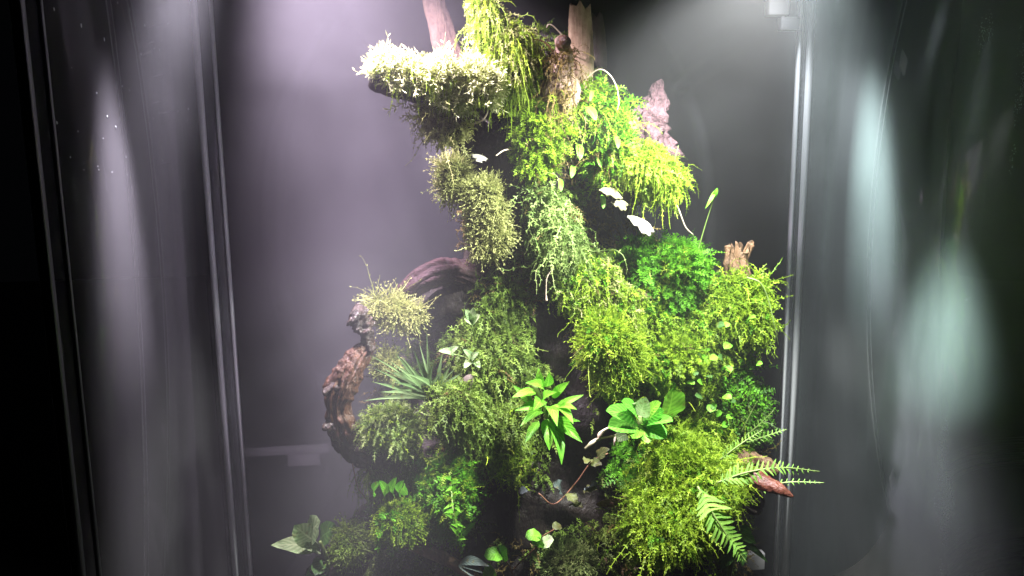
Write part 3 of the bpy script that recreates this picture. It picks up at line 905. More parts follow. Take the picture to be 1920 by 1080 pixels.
moss('yellow sprays of moss beneath the lance leaved plant', [(930, 840, 18), (950, 865, 26), (985, 875, 18)], 'curl', 'yellow', dY=-.016, dens=.7)
moss('bright lime cushion, squarest of the low ones, over the fallen branch', [(735, 950, 26), (745, 980, 40), (756, 1008, 30)], 'cushion', 'lime', Y=.545, dens=1.4)
moss('leafy green moss climbing the low trunk beside the lime cushion', [(840, 890, 34), (835, 940, 44), (830, 990, 34)], 'leafy', 'green', dY=-.040, dens=1.0, second=('fine', 'lime', .6))
moss('dull olive cushion next to the broad leaved plant', [(655, 990, 18), (652, 1015, 30), (640, 1040, 24)], 'cushion', 'olive', Y=.575, dens=1.2)
moss('fuzzy cushion at the very bottom between creeping round leaves', [(1065, 1040, 32), (1062, 1075, 40)], 'cushion', 'mint', Y=.57, dens=1.3)
moss('thin curtain of dark rootlets and moss under the wood ledge', [(690, 880, 12), (720, 890, 22), (800, 880, 24)], 'hang', 'olive', dY=-.006, dens=.6)


# continuous shaggy sheets of moss that knit the clumps together
def all_bvh():
    Vs, Ts, k = [], [], 0
    for V, T in WOODS + BEDS:
        Vs.append(V); Ts.append(T + k); k += len(V)
    return BVHTree.FromPolygons(np.vstack(Vs).tolist(), np.vstack(Ts).tolist())


BV = all_bvh()


def sheet(label, poly, jobs):
    """jobs: (style, palette, strands per square photo pixel, length, noise seed, noise threshold)"""
    pa = np.array(poly, float)
    lo, hi = pa.min(0), pa.max(0)
    VV, TT, CC, MI, k = [], [], [], [], 0
    pals = []
    for st, pl, dens, ln, seed, thr in jobs:
        n = int((hi - lo).prod() * dens)
        x, y = rng.uniform(lo[0], hi[0], n), rng.uniform(lo[1], hi[1], n)
        wob = 14 * np.stack([vnoise(np.stack([x / 30, y / 30, x * 0 + 1.5], -1)), vnoise(np.stack([x / 30, y / 30, x * 0 + 7.5], -1))], -1)
        keep = inside(poly, x + wob[:, 0], y + wob[:, 1]) & (fbm(np.stack([x / 55, y / 55, x * 0 + seed], -1), 3) > thr)
        R, N = [], []
        for a, b in zip(x[keep], y[keep]):
            h, nn, i, d = BV.ray_cast(CAM, ray(a, b))
            if h is None or h.y > .70:
                continue
            R.append(h); N.append(nn if nn.dot(ray(a, b)) < 0 else -nn)
        if len(R) < 5:
            continue
        R, N = np.array(R), np.array(N)
        N = nrm(N + np.array([0, -.35, .1]))
        q = dict(STY[st]); q.pop('dens'); L = q.pop('L')
        s = .00041
        vig = np.clip(.9 + .6 * fbm(R / (s * 30) + seed, 2), .3, 1.7)
        q['jit'] *= 1.2
        v, t, c = strand_mesh(R - N * s, N, rng.uniform(*L, len(R)) * s * ln * vig, q.pop('S'), q.pop('w') * s * .85, leaf=q.pop('leaf') * s * .85, **q)
        if pl not in pals:
            pals.append(pl)
        VV.append(v); TT.append(t + k); CC.append(c); k += len(v); MI.append(np.full(len(t), pals.index(pl)))
    me = np_mesh('moss_sheet', np.vstack(VV), np.vstack(TT), np.concatenate(CC), smooth=False)
    for p in pals:
        me.materials.append(M['moss_' + p])
    me.polygons.foreach_set('material_index', np.concatenate(MI).astype(np.int32))
    o = link('moss_sheet', me, None, None, 'stuff')
    tag(o, label, 'moss')


sheet('shaggy yellow green moss sheet covering the whole lower slope', [(1040, 470), (1130, 470), (1200, 435), (1300, 470), (1440, 550), (1450, 650), (1400, 700), (1415, 820), (1410, 900), (1340, 1010), (1240, 1030), (1185, 910), (1180, 780), (1110, 740), (1085, 620)],
      [('java', 'lime', .022, .8, 2, -.25), ('java', 'yellow', .018, .8, 31, -.05), ('curl', 'yellow', .010, .8, 12, -.1), ('fine', 'green', .014, .75, 21, .0), ('leafy', 'lime', .006, .7, 44, .0), ('curl', 'brownish', .004, .8, 52, .15)])
sheet('tangled lime moss over the upper column of the trunk', [(930, 170), (1010, 190), (1090, 165), (1170, 200), (1200, 300), (1150, 335), (1095, 330), (1060, 300), (1030, 335), (975, 325)],
      [('java', 'lime', .020, .8, 5, -.15), ('java', 'yellow', .014, .8, 33, .0), ('curl', 'brownish', .010, .9, 53, -.05)])
sheet('stringy pale moss film down the middle of the trunk', [(985, 330), (1050, 330), (1110, 450), (1135, 490), (1045, 525), (1000, 450)],
      [('vine', 'mint', .010, .6, 6, -.2), ('curl', 'mint', .012, .7, 16, -.1), ('curl', 'brownish', .006, .8, 54, -.1)])
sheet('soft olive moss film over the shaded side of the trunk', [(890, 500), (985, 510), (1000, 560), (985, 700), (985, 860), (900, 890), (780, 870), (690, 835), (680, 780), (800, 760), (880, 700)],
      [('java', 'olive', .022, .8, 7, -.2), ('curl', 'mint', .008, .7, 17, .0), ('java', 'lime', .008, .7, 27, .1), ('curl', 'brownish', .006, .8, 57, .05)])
sheet('green moss film low on the trunk around the lime cushion', [(690, 890), (880, 850), (905, 980), (870, 1030), (700, 1035)],
      [('java', 'olive', .018, .8, 8, -.1), ('leafy', 'green', .010, .7, 18, -.1)])
sheet('brown root litter on the bare upper trunk', [(990, 70), (1080, 90), (1110, 200), (1180, 330), (1170, 460), (1120, 470), (1060, 340), (1000, 200)],
      [('curl', 'brownish', .016, 1.0, 9, -.1), ('hang', 'brownish', .010, .9, 19, .0)])


# ------------------------------------------------------------------ leaves and plants
SHAPES = {
    'lance': lambda t: np.sin(np.pi * t ** .75) ** .9,
    'ovate': lambda t: np.sqrt(np.clip(np.sin(np.pi * t ** .8), 0, 1)),
    'round': lambda t: np.sqrt(np.clip(1 - (2 * t - 1) ** 2, 0, 1)),
    'strap': lambda t: np.clip(1 - t ** 3, 0, 1) * (.6 + .4 * np.sin(np.pi * np.clip(t * 1.1, 0, 1))),
    'pinna': lambda t: np.clip((1 - t) ** .6, 0, 1) * (.8 + .2 * np.cos(9 * t)),
}


def leaf_np(base, tip, width, shape='lance', bend=.15, face=(0, -1, .6), fold=.25, wave=.0, nl=10, nw=5):
    base, tip = np.array(base, float), np.array(tip, float)
    d = tip - base; L = np.linalg.norm(d); d /= L
    f = np.array(face, float); f -= d * f.dot(d); f /= np.linalg.norm(f)
    w = np.cross(d, f)
    t = np.linspace(0, 1, nl)[:, None]; s = np.linspace(-1, 1, nw)[None]
    hw = SHAPES[shape](t) * width / 2
    p = base + (t * L)[..., None] * d + (s * hw)[..., None] * w
    off = bend * L * np.sin(np.pi * t) + fold * np.abs(s) * hw + wave * width * np.sin(t * 14 + s * 2) * np.abs(s)
    p = p + off[..., None] * f
    V = p.reshape(-1, 3)
    i, j = np.meshgrid(np.arange(nl - 1), np.arange(nw - 1), indexing='ij')
    a = (i * nw + j).ravel()
    Q = np.stack([a, a + nw, a + nw + 1, a + 1], -1)
    uv = np.stack([t + 0 * s, .5 + .5 * s + 0 * t], -1).reshape(-1, 2)
    return V, Q, uv


def add_leaf(root, b, t, w_px, mat, name='leaf', **kw):
    """b, t = (px, py, Y) of base and tip"""
    pb, pt = P(*b), P(*t)
    V, Q, uv = leaf_np(pb, pt, w_px * sc(pb), **kw)
    return link(name, np_mesh(name, V, None, quads=Q, uv=uv), mat, root)


def stem_np(pts, nseg=7, n=None):
    return tube_np(rows_px(pts), nseg=nseg, n=n or len(pts) * 6, amp=.08, round_ends=False)


def add_stem(root, pts, mat, name='stem', n=None):
    V, T = stem_np(pts, n=n)
    return link(name, np_mesh(name, V, T), mat, root)


M['leaf_bright'] = leaf_mat('bright_green_leaf', (.05, .22, .012), (.24, .55, .05))
M['leaf_lance'] = leaf_mat('lime_lance_leaf', (.05, .22, .012), (.20, .52, .04))
M['leaf_round'] = leaf_mat('succulent_leaf', (.04, .22, .018), (.16, .52, .05), .25)
M['leaf_grey'] = leaf_mat('grey_green_strap_leaf', (.04, .09, .03), (.15, .24, .09))
M['leaf_dark'] = leaf_mat('dark_green_leaf', (.02, .07, .015), (.10, .22, .05))
M['leaf_pale'] = leaf_mat('pale_green_leaf', (.12, .24, .09), (.45, .58, .28))
M['leaf_olive'] = leaf_mat('olive_leaf', (.03, .045, .012), (.13, .15, .05))
M['leaf_silver'] = leaf_mat('silver_striped_leaf', (.03, .05, .045), (.11, .14, .13), .1, .6, .5)
M['leaf_fern'] = leaf_mat('fern_leaf', (.06, .20, .02), (.30, .55, .09), .35)

# lance leaved plant, centre
c0 = (1030, 775, .545)
r = thing('lance_leaf_plant', 'bright green plant with lance shaped leaves over the dark hollow', 'plant', P(*c0))
for (bx, by, tx, ty, w, Yt) in [(1005, 735, 960, 745, 18, .53), (1015, 725, 1010, 690, 18, .54), (1020, 730, 985, 718, 20, .525), (1025, 725, 1030, 697, 20, .53), (1035, 745, 1068, 715, 18, .53),
                                (1040, 765, 1095, 740, 14, .54), (1040, 770, 1082, 768, 20, .52), (1035, 780, 1092, 830, 24, .515), (1030, 790, 1053, 872, 24, .515), (1025, 785, 1030, 845, 26, .525),
                                (1020, 775, 975, 800, 20, .52), (1015, 765, 965, 770, 20, .53), (1010, 790, 985, 830, 18, .53), (1040, 760, 1075, 795, 22, .515), (1015, 750, 1000, 770, 24, .51), (1030, 765, 1045, 800, 24, .505),
                                (1022, 755, 1045, 735, 20, .515), (1000, 760, 962, 722, 16, .545), (1045, 790, 1088, 790, 14, .53)]:
    add_leaf(r, (bx, by, .545), (tx, ty, Yt), w, M['leaf_lance'], shape='lance', bend=random.uniform(.05, .22), face=(random.uniform(-.4, .4), -1, .7))
add_stem(r, [(1000, 720, .545, 4), (1020, 760, .545, 5), (1030, 800, .55, 5), (1020, 840, .58, 4)], M['stem'])

# round leaved plant on the right slope
r = thing('round_leaf_plant', 'glossy plant with rounded bright leaves sitting on the sprawling moss slope', 'plant', P(1210, 790, .54))
for (bx, by, tx, ty, w, m) in [(1195, 790, 1136, 770, 40, 'leaf_round'), (1190, 795, 1140, 802, 46, 'leaf_round'), (1195, 785, 1165, 752, 34, 'leaf_round'), (1200, 780, 1212, 745, 34, 'leaf_pale'), (1180, 772, 1190, 755, 20, 'leaf_pale'),
                               (1205, 795, 1245, 770, 36, 'leaf_round'), (1210, 800, 1262, 790, 34, 'leaf_round'), (1205, 800, 1250, 822, 40, 'leaf_round'), (1200, 795, 1215, 832, 30, 'leaf_bright'), (1190, 800, 1185, 822, 34, 'leaf_bright'),
                               (1215, 785, 1240, 755, 30, 'leaf_bright'), (1175, 815, 1150, 826, 22, 'leaf_pale')]:
    add_leaf(r, (bx, by, .55), (tx, ty, random.uniform(.52, .535)), w, M[m], shape='ovate', bend=random.uniform(.02, .12), face=(random.uniform(-.3, .3), -1, .9), fold=.12)
add_stem(r, [(1200, 780, .553, 4), (1200, 800, .555, 5), (1200, 830, .58, 5)], M['stem'])
for pts in ([(1160, 795, .55, 2), (1135, 805, .54, 2), (1125, 815, .535, 4.5), (1123, 826, .535, 2)], [(1165, 815, .55, 2), (1125, 822, .535, 2), (1110, 830, .53, 4), (1096, 842, .53, 2)], [(1155, 815, .54, 2), (1153, 825, .53, 2), (1152, 835, .53, 1.5)]):
    add_stem(r, pts, M['root'], 'aerial_root')
r = thing('broad_leaf', 'single broad yellow green leaf standing behind the round leaved plant', 'leaf', P(1250, 770, .555))
add_leaf(r, (1245, 790, .56), (1262, 728, .54), 58, M['leaf_lance'], shape='round', bend=.05, face=(.2, -1, .5), wave=.05, name='leaf_blade')
add_stem(r, [(1245, 790, .56, 3), (1246, 815, .575, 3)], M['stem'])

# strap leaved rosette, left
r = thing('strap_leaf_rosette', 'grey green rosette of long strap leaves in the mist', 'plant', P(815, 745, .58))
for (tx, ty, w, Yt) in [(692, 665, 12, .545), (715, 690, 22, .55), (740, 660, 24, .56), (775, 655, 24, .555), (800, 620, 12, .57), (812, 680, 30, .55), (845, 685, 28, .55), (865, 700, 22, .56), (712, 735, 22, .54),
                        (680, 752, 16, .55), (735, 715, 20, .535), (860, 730, 20, .55), (785, 640, 10, .58), (700, 690, 16, .545), (728, 675, 18, .55), (752, 668, 16, .56), (695, 715, 18, .545), (755, 690, 18, .54), (790, 670, 18, .555), (828, 695, 18, .55), (855, 690, 16, .555), (875, 720, 14, .56), (760, 700, 26, .535), (830, 660, 18, .57)]:
    add_leaf(r, (815 + random.uniform(-8, 8), 752 + random.uniform(-5, 6), .575), (tx, ty, Yt), w * .62, M['leaf_grey'], shape='strap', bend=random.uniform(.05, .15), face=(-.3, -1, .8), fold=.35, nl=14)
add_stem(r, [(815, 740, .578, 8), (818, 770, .59, 9)], M['stem'], 'crown')


# ferns on the right
def pinna_mesh():
    V, Q, uv = leaf_np((0, 0, 0), (1, 0, 0), .34, 'pinna', bend=.06, face=(0, 0, 1), fold=.1, nl=6, nw=3)
    return np_mesh('pinna', V, None, quads=Q, uv=uv)


PIN = pinna_mesh()
PIN.materials.append(M['leaf_fern'])


def frond(root, pts, n, lmax, face=(0, -1, .6), shape=lambda t: np.sin(np.pi * (.12 + .86 * t)) ** .7, ang=62):
    rows = np.array(rows_px(pts))
    V, T = tube_np(rows, nseg=6, n=len(pts) * 8, amp=.05, round_ends=False)
    fr = link('frond', np_mesh('rachis', V, T), M['stem'], root)
    q = resample(rows, n + 2)
    c = q[:, :3]; tg = nrm(np.gradient(c, axis=0))
    s = sc(rows[0][:3])
    po = parent_loc(fr)
    for k in range(1, n + 1):
        c[k] += np.array(face) * s * 5 * math.sin(k * .55 + n)
        t = tg[k]; f = np.array(face, float); f -= t * f.dot(t); f /= np.linalg.norm(f)
        w = np.cross(t, f)
        for sg in (-1, 1):
            A = math.radians(ang + random.uniform(-8, 8))
            d = t * math.cos(A) + w * sg * math.sin(A) + f * random.uniform(-.40, .15); d /= np.linalg.norm(d)
            z = f - d * f.dot(d); z /= np.linalg.norm(z)
            y = np.cross(z, d)
            l = lmax * s * float(shape(k / (n + 1))) * random.uniform(.88, 1.08)
            m = Matrix(((d[0], y[0], z[0]), (d[1], y[1], z[1]), (d[2], y[2], z[2]))).to_4x4()
            o = bpy.data.objects.new('pinna', PIN)
            COL.objects.link(o)
            o.parent = fr
            o.matrix_basis = Matrix.Translation(Vector(c[k]) - po) @ m @ Matrix.Diagonal((l, l, l, 1))
    return fr


down = lambda t: (1 - t) ** .6 * min(1, .35 + 3 * t)
r = thing('fern', 'green fern with one drooping frond and one level frond crossing the glass edge', 'fern', P(1300, 910, .55))
frond(r, [(1308, 912, .495, 2.4), (1338, 965, .48, 2), (1370, 1015, .475, 1.6), (1401, 1056, .47, .8)], 19, 48, shape=down, face=(.35, -1, .25))
frond(r, [(1345, 905, .50, 2.2), (1400, 886, .495, 2), (1465, 877, .49, 1.6), (1537, 884, .485, .7)], 20, 30, shape=down, face=(0, -.8, .7))
frond(r, [(1350, 862, .505, 2), (1390, 832, .50, 1.6), (1430, 806, .50, .8)], 14, 19, shape=down, face=(0, -.8, .6))
r = thing('fern', 'small dim fern sprays poking out above the bark slab', 'fern', P(1400, 830, .58))
frond(r, [(1400, 830, .58, 1.5), (1435, 818, .575, 1.2), (1475, 805, .57, .6)], 10, 16, shape=down)
frond(r, [(1395, 820, .58, 1.5), (1425, 795, .575, 1.2), (1450, 770, .57, .6)], 10, 14, shape=down)
frond(r, [(1390, 810, .58, 1.5), (1408, 775, .575, 1.2), (1420, 752, .57, .6)], 8, 12, shape=down)
frond(r, [(1400, 925, .57, 1.5), (1470, 905, .56, 1.2), (1545, 905, .55, .6)], 14, 14, shape=down)

# broad leaved plant bottom left
r = thing('broad_leaf_plant', 'pale broad leaved plant low in the misty corner by itself', 'plant', P(600, 1040, .60))
for (bx, by, tx, ty, w, m, sh) in [(600, 1025, 508, 1022, 36, 'leaf_pale', 'lance'), (590, 1015, 552, 985, 44, 'leaf_pale', 'round'), (585, 1010, 600, 978, 52, 'leaf_pale', 'round'), (600, 1012, 632, 990, 46, 'leaf_dark', 'ovate'), (600, 1030, 570, 1025, 30, 'leaf_pale', 'ovate'),
                                   (615, 1040, 608, 1072, 36, 'leaf_pale', 'round'), (620, 1045, 590, 1078, 40, 'leaf_dark', 'ovate'), (620, 1040, 650, 1070, 40, 'leaf_dark', 'ovate'), (615, 1060, 630, 1105, 36, 'leaf_bright', 'ovate'), (610, 1060, 575, 1100, 36, 'leaf_dark', 'ovate')]:
    add_leaf(r, (bx, by, .60), (tx, ty, random.uniform(.575, .59)), w, M[m], shape=sh, bend=.08, face=(-.3, -1, .9), fold=.12, wave=.04)
add_stem(r, [(600, 1015, .577, 3), (612, 1045, .58, 4), (620, 1100, .59, 4)], M['stem'])

# creeping round leaves along the bottom
r = thing('pennywort', 'creeping plant with umbrella shaped yellow green leaves at the bottom', 'plant', P(950, 1070, .56))
for (bx, by, tx, ty, w, m) in [(945, 1040, 908, 1042, 30, 'leaf_lance'), (940, 1046, 950, 1028, 34, 'leaf_lance'), (1015, 1005, 985, 1006, 26, 'leaf_lance'), (1015, 1022, 1038, 1012, 26, 'leaf_pale'), (1008, 1025, 1012, 1008, 26, 'leaf_lance'),
                               (1052, 985, 1036, 990, 18, 'leaf_olive')]:
    add_leaf(r, (bx, by, .55), (tx, ty, .545), w, M[m], shape='round', bend=.1, face=(0, -.7, 1), fold=.1, wave=.06)
for pts in ([(942, 1042, .55, 1.5), (955, 1062, .553, 1.5), (965, 1090, .56, 1.5)], [(1012, 1020, .55, 1.5), (990, 1040, .553, 1.5), (960, 1070, .56, 1.5)], [(1050, 987, .55, 1.2), (1030, 998, .555, 1.2), (1010, 1010, .56, 1.2)]):
    add_stem(r, pts, M['brown_root'])
r = thing('folded_leaf', 'upright bright green leaf folded over beside the silver striped leaf', 'leaf', P(915, 1070, .55))
add_leaf(r, (918, 1092, .555), (915, 1056, .545), 26, M['leaf_lance'], shape='round', bend=.15, face=(0, -1, .3), name='leaf_blade')
add_stem(r, [(918, 1090, .555, 2.5), (920, 1125, .565, 2.5)], M['stem'])
r = thing('striped_leaf', 'silver striped leaf arching at the very bottom beside the fallen branch', 'leaf', P(885, 1065, .55))
for (tx, ty) in ((905, 1075), (890, 1085), (918, 1062)):
    add_leaf(r, (862, 1056, .555), (tx, ty, .54), 20, M['leaf_silver'], shape='lance', bend=.2, face=(0, -.8, 1))

# creeping vine in the dark hollow
r = thing('creeping_vine', 'creeping vine with dull lobed leaves over the dark hollow', 'plant', P(1090, 900, .57))
add_stem(r, [(1010, 925, .56, 1.2), (1040, 945, .56, 1.3), (1080, 905, .56, 1.3), (1110, 865, .56, 1.3), (1140, 850, .56, 1)], M['brown_root'])
for (bx, by, tx, ty, w, m) in [(1105, 862, 1096, 868, 18, 'leaf_olive'), (1120, 860, 1142, 842, 22, 'leaf_olive'), (1108, 866, 1128, 872, 18, 'leaf_olive'), (1050, 920, 1038, 905, 26, 'leaf_silver'), (1065, 925, 1078, 945, 24, 'leaf_olive'),
                               (1100, 915, 1115, 900, 24, 'leaf_silver'), (1095, 920, 1120, 918, 18, 'leaf_olive'), (1070, 945, 1092, 952, 18, 'leaf_olive'), (985, 915, 975, 925, 14, 'leaf_silver')]:
    add_leaf(r, (bx, by, .56), (tx, ty, .55), w, M[m], shape='ovate', bend=.1, face=(random.uniform(-.5, .5), -1, 1), wave=.12, fold=.2)

# leaves bottom right beneath the fern
r = thing('drooping_leaf_plant', 'dark green drooping leaves under the fern beside the low white tag', 'plant', P(1400, 1010, .56))
for (bx, by, tx, ty, w, m) in [(1385, 990, 1410, 1000, 18, 'leaf_bright'), (1385, 1000, 1418, 1020, 22, 'leaf_bright'), (1390, 1015, 1440, 1055, 12, 'leaf_dark'), (1385, 1015, 1425, 1035, 14, 'leaf_dark'), (1380, 1000, 1375, 1040, 24, 'leaf_dark'), (1380, 1010, 1392, 1062, 26, 'leaf_dark'), (1370, 1020, 1350, 1070, 26, 'leaf_dark')]:
    add_leaf(r, (bx, by, .565), (tx, ty, .555), w, M[m], shape='lance', bend=.12, face=(.2, -1, .6))
add_stem(r, [(1380, 985, .567, 2), (1382, 1015, .57, 2.5), (1370, 1080, .575, 2.5)], M['stem'])

# small plants among the moss
r = thing('leaf_sprig', 'small fan of pale leaves above the olive mat against the mist', 'plant', P(885, 600, .585))
for (tx, ty) in ((872, 580), (888, 576), (900, 590), (870, 598)):
    add_leaf(r, (884, 606, .585), (tx, ty, .575), 16, M['leaf_pale'], shape='ovate', bend=.08)
add_stem(r, [(884, 606, .585, 1.5), (890, 640, .59, 1.5), (900, 680, .60, 1.5)], M['stem'])
r = thing('leaf_sprig', 'curled pale leaves on thin stems beside the dark stick', 'plant', P(870, 680, .58))
for (bx, by, tx, ty) in ((850, 665, 822, 658), (848, 662, 860, 650), (880, 672, 868, 655), (885, 675, 898, 660), (880, 680, 870, 690), (890, 680, 900, 690)):
    add_leaf(r, (bx, by, .58), (tx, ty, .57), 14, M['leaf_pale'], shape='ovate', bend=.25)
add_stem(r, [(850, 664, .58, 1.3), (880, 676, .583, 1.5), (905, 720, .59, 1.5)], M['stem'])
r = thing('trailing_leaves', 'rounded green leaves trailing down the lime moss column', 'plant', P(1100, 260, .58))
for (bx, by, tx, ty, w, m) in [(1100, 200, 1122, 232, 26, 'leaf_bright'), (1140, 215, 1160, 226, 14, 'leaf_bright'), (1085, 270, 1088, 308, 22, 'leaf_bright'), (1050, 335, 1052, 366, 14, 'leaf_bright'), (1128, 365, 1132, 398, 16, 'leaf_bright'),
                               (1135, 245, 1145, 275, 18, 'leaf_bright'), (1120, 290, 1128, 320, 18, 'leaf_bright'), (1155, 255, 1160, 285, 16, 'leaf_bright'), (1075, 310, 1070, 340, 16, 'leaf_bright'), (1110, 170, 1105, 195, 12, 'leaf_bright')]:
    Yh = min(hitY(bx, by), .61)
    add_leaf(r, (bx, by, Yh - .028), (bx + (tx - bx) * .8, by + (ty - by) * .8, Yh - .036), w * .7, M[m], shape='ovate', bend=.1, face=(.1, -1, .5))
r = thing('trailing_leaves', 'small round leaves scattered over the dark leafy slope', 'plant', P(1350, 680, .56))
for k in range(26):
    a = random.uniform(0, 6.3)
    x, y = random.gauss(1345, 34), random.uniform(590, 800)
    Yh = min(hitY(x, y), .60) - .035
    l = random.uniform(11, 19)
    add_leaf(r, (x, y, Yh + .006), (x + l * math.cos(a), y + l * math.sin(a) * .8, Yh), l * .95, M[random.choice(['leaf_bright', 'leaf_bright', 'leaf_lance', 'leaf_dark'])], shape='round', bend=.08, face=(random.uniform(-.6, .6), -1, .8), nl=7)
r = thing('trailing_leaves', 'row of wide light green leaves above the bright lime cushion', 'plant', P(735, 920, .545))
for x in (705, 722, 740, 752, 765):
    add_leaf(r, (x, 928, .545), (x + random.uniform(-14, 14), random.uniform(893, 912), .53), 18, M['leaf_lance'], shape='ovate', bend=.15, face=(random.uniform(-.3, .3), -1, .9))
r = thing('trailing_leaves', 'fresh leafy shoots trailing in front of the low dark trunk', 'plant', P(850, 980, .57))
add_stem(r, [(845, 900, .545, 1.3), (850, 960, .525, 1.4), (860, 1010, .53, 1.2)], M['stem'])
for k in range(16):
    t = k / 15
    x, y = 845 + 15 * t + random.uniform(-3, 3), 900 + 110 * t
    sg = 1 if k % 2 else -1
    add_leaf(r, (x, y, .525), (x + sg * random.uniform(9, 22), y + random.uniform(-16, 12), .512), random.uniform(6, 10), M[random.choice(['leaf_bright', 'leaf_lance'])], shape='lance', bend=.12, nl=7)
r = thing('pointed_leaf', 'single pointed olive leaf jutting over the dark hollow beside leafy moss', 'leaf', P(870, 1000, .56))
add_leaf(r, (862, 1004, .56), (893, 978, .545), 16, M['leaf_lance'], shape='lance', bend=.1)
add_stem(r, [(862, 1004, .56, 1.5), (848, 1014, .575, 1.5)], M['stem'])

# bud stalk
r = thing('bud_stalk', 'thin stalk with a drooping bud rising from the clubmoss sprigs', 'plant', P(1308, 480, .585))
add_stem(r, [(1306, 480, .585, 1.3), (1320, 430, .58, 1.1), (1334, 385, .575, 1.0), (1340, 365, .575, 1.2)], M['stem'])
add_leaf(r, (1342, 356, .575), (1322, 392, .57), 7, M['leaf_bright'], 'bud', shape='lance')
add_leaf(r, (1336, 372, .575), (1345, 352, .57), 9, M['leaf_lance'], 'bud', shape='ovate')

# ------------------------------------------------------------------ fungi, flakes, tendrils
def bracket(label, px, py, Y, w, h, tilt, mat='fungus', thick=.22):
    n, m = 20, 7
    th = np.linspace(0, np.pi, n)[:, None]; rr = np.linspace(0, 1, m)[None]
    s = sc(P(px, py, Y))
    rad = 1 + .16 * np.sin(th * 4 + px) + .13 * np.sin(th * 9 + px * 2) + .07 * np.sin(th * 17)
    x = np.cos(th) * rr * rad * w / 2 * s; y = -np.sin(th) * rr * rad * h * s
    z = -(rr ** 2) * h * .25 * s + 0 * th
    top = np.stack([x, y, z], -1).reshape(-1, 3)
    bot = top.copy(); bot[:, 2] -= (thick * h * s * (1 - .75 * np.tile(rr, (n, 1)))).ravel()
    V = np.vstack([top, bot]); k = n * m
    i, j = np.meshgrid(np.arange(n - 1), np.arange(m - 1), indexing='ij'); a = (i * m + j).ravel()
    Q = [np.stack([a, a + m, a + m + 1, a + 1], -1), k + np.stack([a, a + 1, a + m + 1, a + m], -1)]
    e = np.arange(n - 1) * m + m - 1
    Q.append(np.stack([e, e + m, e + m + k, e + k], -1))
    R = np.array(Euler((math.radians(tilt[0]), math.radians(tilt[1]), math.radians(tilt[2]))).to_matrix())
    V = V @ R.T + np.array(P(px, py, Y))
    return tag(link('bracket_fungus', np_mesh('bracket_fungus', V, None, quads=np.vstack(Q)), M[mat]), label, 'fungus', 'pale bracket fungi on the trunk')


bracket('bright white bracket fungus with a ragged edge, largest one, above the clubmoss bank', 1209, 412, .575, 54, 36, (24, 30, 0))
bracket('creamy arched bracket fungus just above the largest white one', 1148, 352, .575, 46, 26, (25, 20, 0), 'fungus_cream')
bracket('small cream flake fungus below the yellow moss shelf', 1165, 375, .57, 30, 22, (35, 10, 0), 'fungus_cream')
bracket('thin white fungus flake stuck beside the tall fuzzy pale cushion', 900, 290, .585, 28, 18, (30, 15, 0))


def tendril(label, pts, mat='brown_root'):
    V, T = stem_np(pts, nseg=6)
    tag(link('tendril', np_mesh('tendril', V, T), M[mat]), label, 'tendril', 'thin bare tendrils and roots on the trunk')


tendril('long pale tendril looping out beside the broken bark stake', [(1095, 150, .58, 1.4), (1125, 130, .575, 1.4), (1150, 150, .575, 1.3), (1160, 190, .575, 1.2), (1150, 230, .58, 1)], 'root')
tendril('thin forked twig pointing up from the round cut end', [(1056, 68, .56, 2), (1047, 58, .56, 1.6), (1036, 48, .56, 1.5), (1028, 46, .56, 1), (1025, 52, .56, .8)], 'root')
tendril('bare rootlet hanging off the end of the yellow moss shelf', [(1255, 360, .575, 1.5), (1272, 392, .57, 1.6), (1285, 425, .57, 1.2), (1300, 440, .57, .6)], 'root')
tendril('short pale root poking sideways under the white-lit ledge', [(960, 280, .585, 1.3), (945, 282, .575, 1.4), (930, 292, .57, 1)], 'root')
tendril('white beaded root dangling at the dark hollow', [(1040, 500, .58, 1), (1026, 520, .575, 1.2), (1024, 548, .575, 1.2), (1025, 564, .575, 2.5)], 'root')
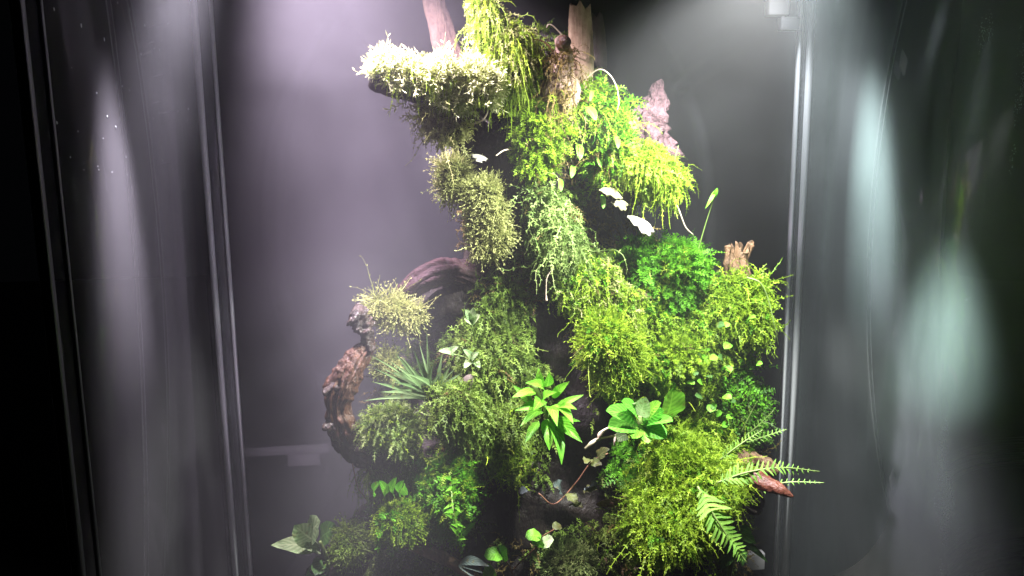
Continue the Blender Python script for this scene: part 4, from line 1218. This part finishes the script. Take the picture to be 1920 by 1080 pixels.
tendril('thin root hanging free under the wood ledge near the glass', [(658, 850, .58, 1.2), (664, 885, .578, 1.2), (672, 915, .58, 1.2), (690, 940, .585, 1)], 'brown_root')
tendril('upright grassy shoot on the end of the yellow moss shelf', [(1262, 320, .575, 1.6), (1266, 295, .57, 1.5), (1272, 273, .57, .6)], 'stem')
tendril('hooked pale root curling above the glaring ledge beside the branch', [(880, 235, .575, 1.3), (905, 225, .57, 1.6), (915, 205, .57, 1.4), (908, 190, .57, 1)], 'root')
tendril('reddish creeping root crossing from the branch top to the stump', [(985, 80, .58, 1.6), (1005, 74, .575, 1.6), (1025, 82, .575, 1.4), (1040, 100, .575, 1)], 'brown_root')
tendril('long drooping moss runner swaying off the curly moss ball', [(1400, 520, .57, 1.5), (1425, 530, .565, 1.5), (1440, 560, .565, 1.3), (1452, 610, .565, 1), (1460, 650, .57, .7)], 'stem')


# ------------------------------------------------------------------ water drops on the panes
def drops():
    V, T, k = [], [], 0
    u = np.array([(math.cos(a) * math.cos(b), math.sin(a) * math.cos(b), math.sin(b)) for b in (0, .6, 1.1) for a in np.linspace(0, 2 * math.pi, 8, endpoint=False)] + [(0, 0, 1)])
    tr = []
    for r_ in range(2):
        for j in range(8):
            a, b = r_ * 8 + j, r_ * 8 + (j + 1) % 8
            tr += [(a, b, b + 8), (a, b + 8, a + 8)]
    tr += [(16 + j, 16 + (j + 1) % 8, 24) for j in range(8)]
    tr = np.array(tr)
    for n in range(60):
        side = random.random()
        r_ = random.choice([.0003, .0003, .0004, .0005, .0007])
        d = u * r_
        p = np.stack([d[:, 2] * .5, d[:, 0], d[:, 1] * random.choice([1, 1.3, 2.0])], -1)
        z, y = random.uniform(.44, .62), random.uniform(YF + .03, YB - .02)
        if side < 2:
            p = p + np.array([XL + .0002, y, z])
        else:
            p[:, 0] *= -1
            p = p + np.array([XR - .0002, y, z])
        V.append(p); T.append(tr + k); k += len(p)
    o = link('water_drops', np_mesh('water_drops', np.vstack(V), np.vstack(T)), M['drop'], None, 'stuff')
    tag(o, 'tiny water drops clinging to the fogged side panes', 'water drops')


drops()
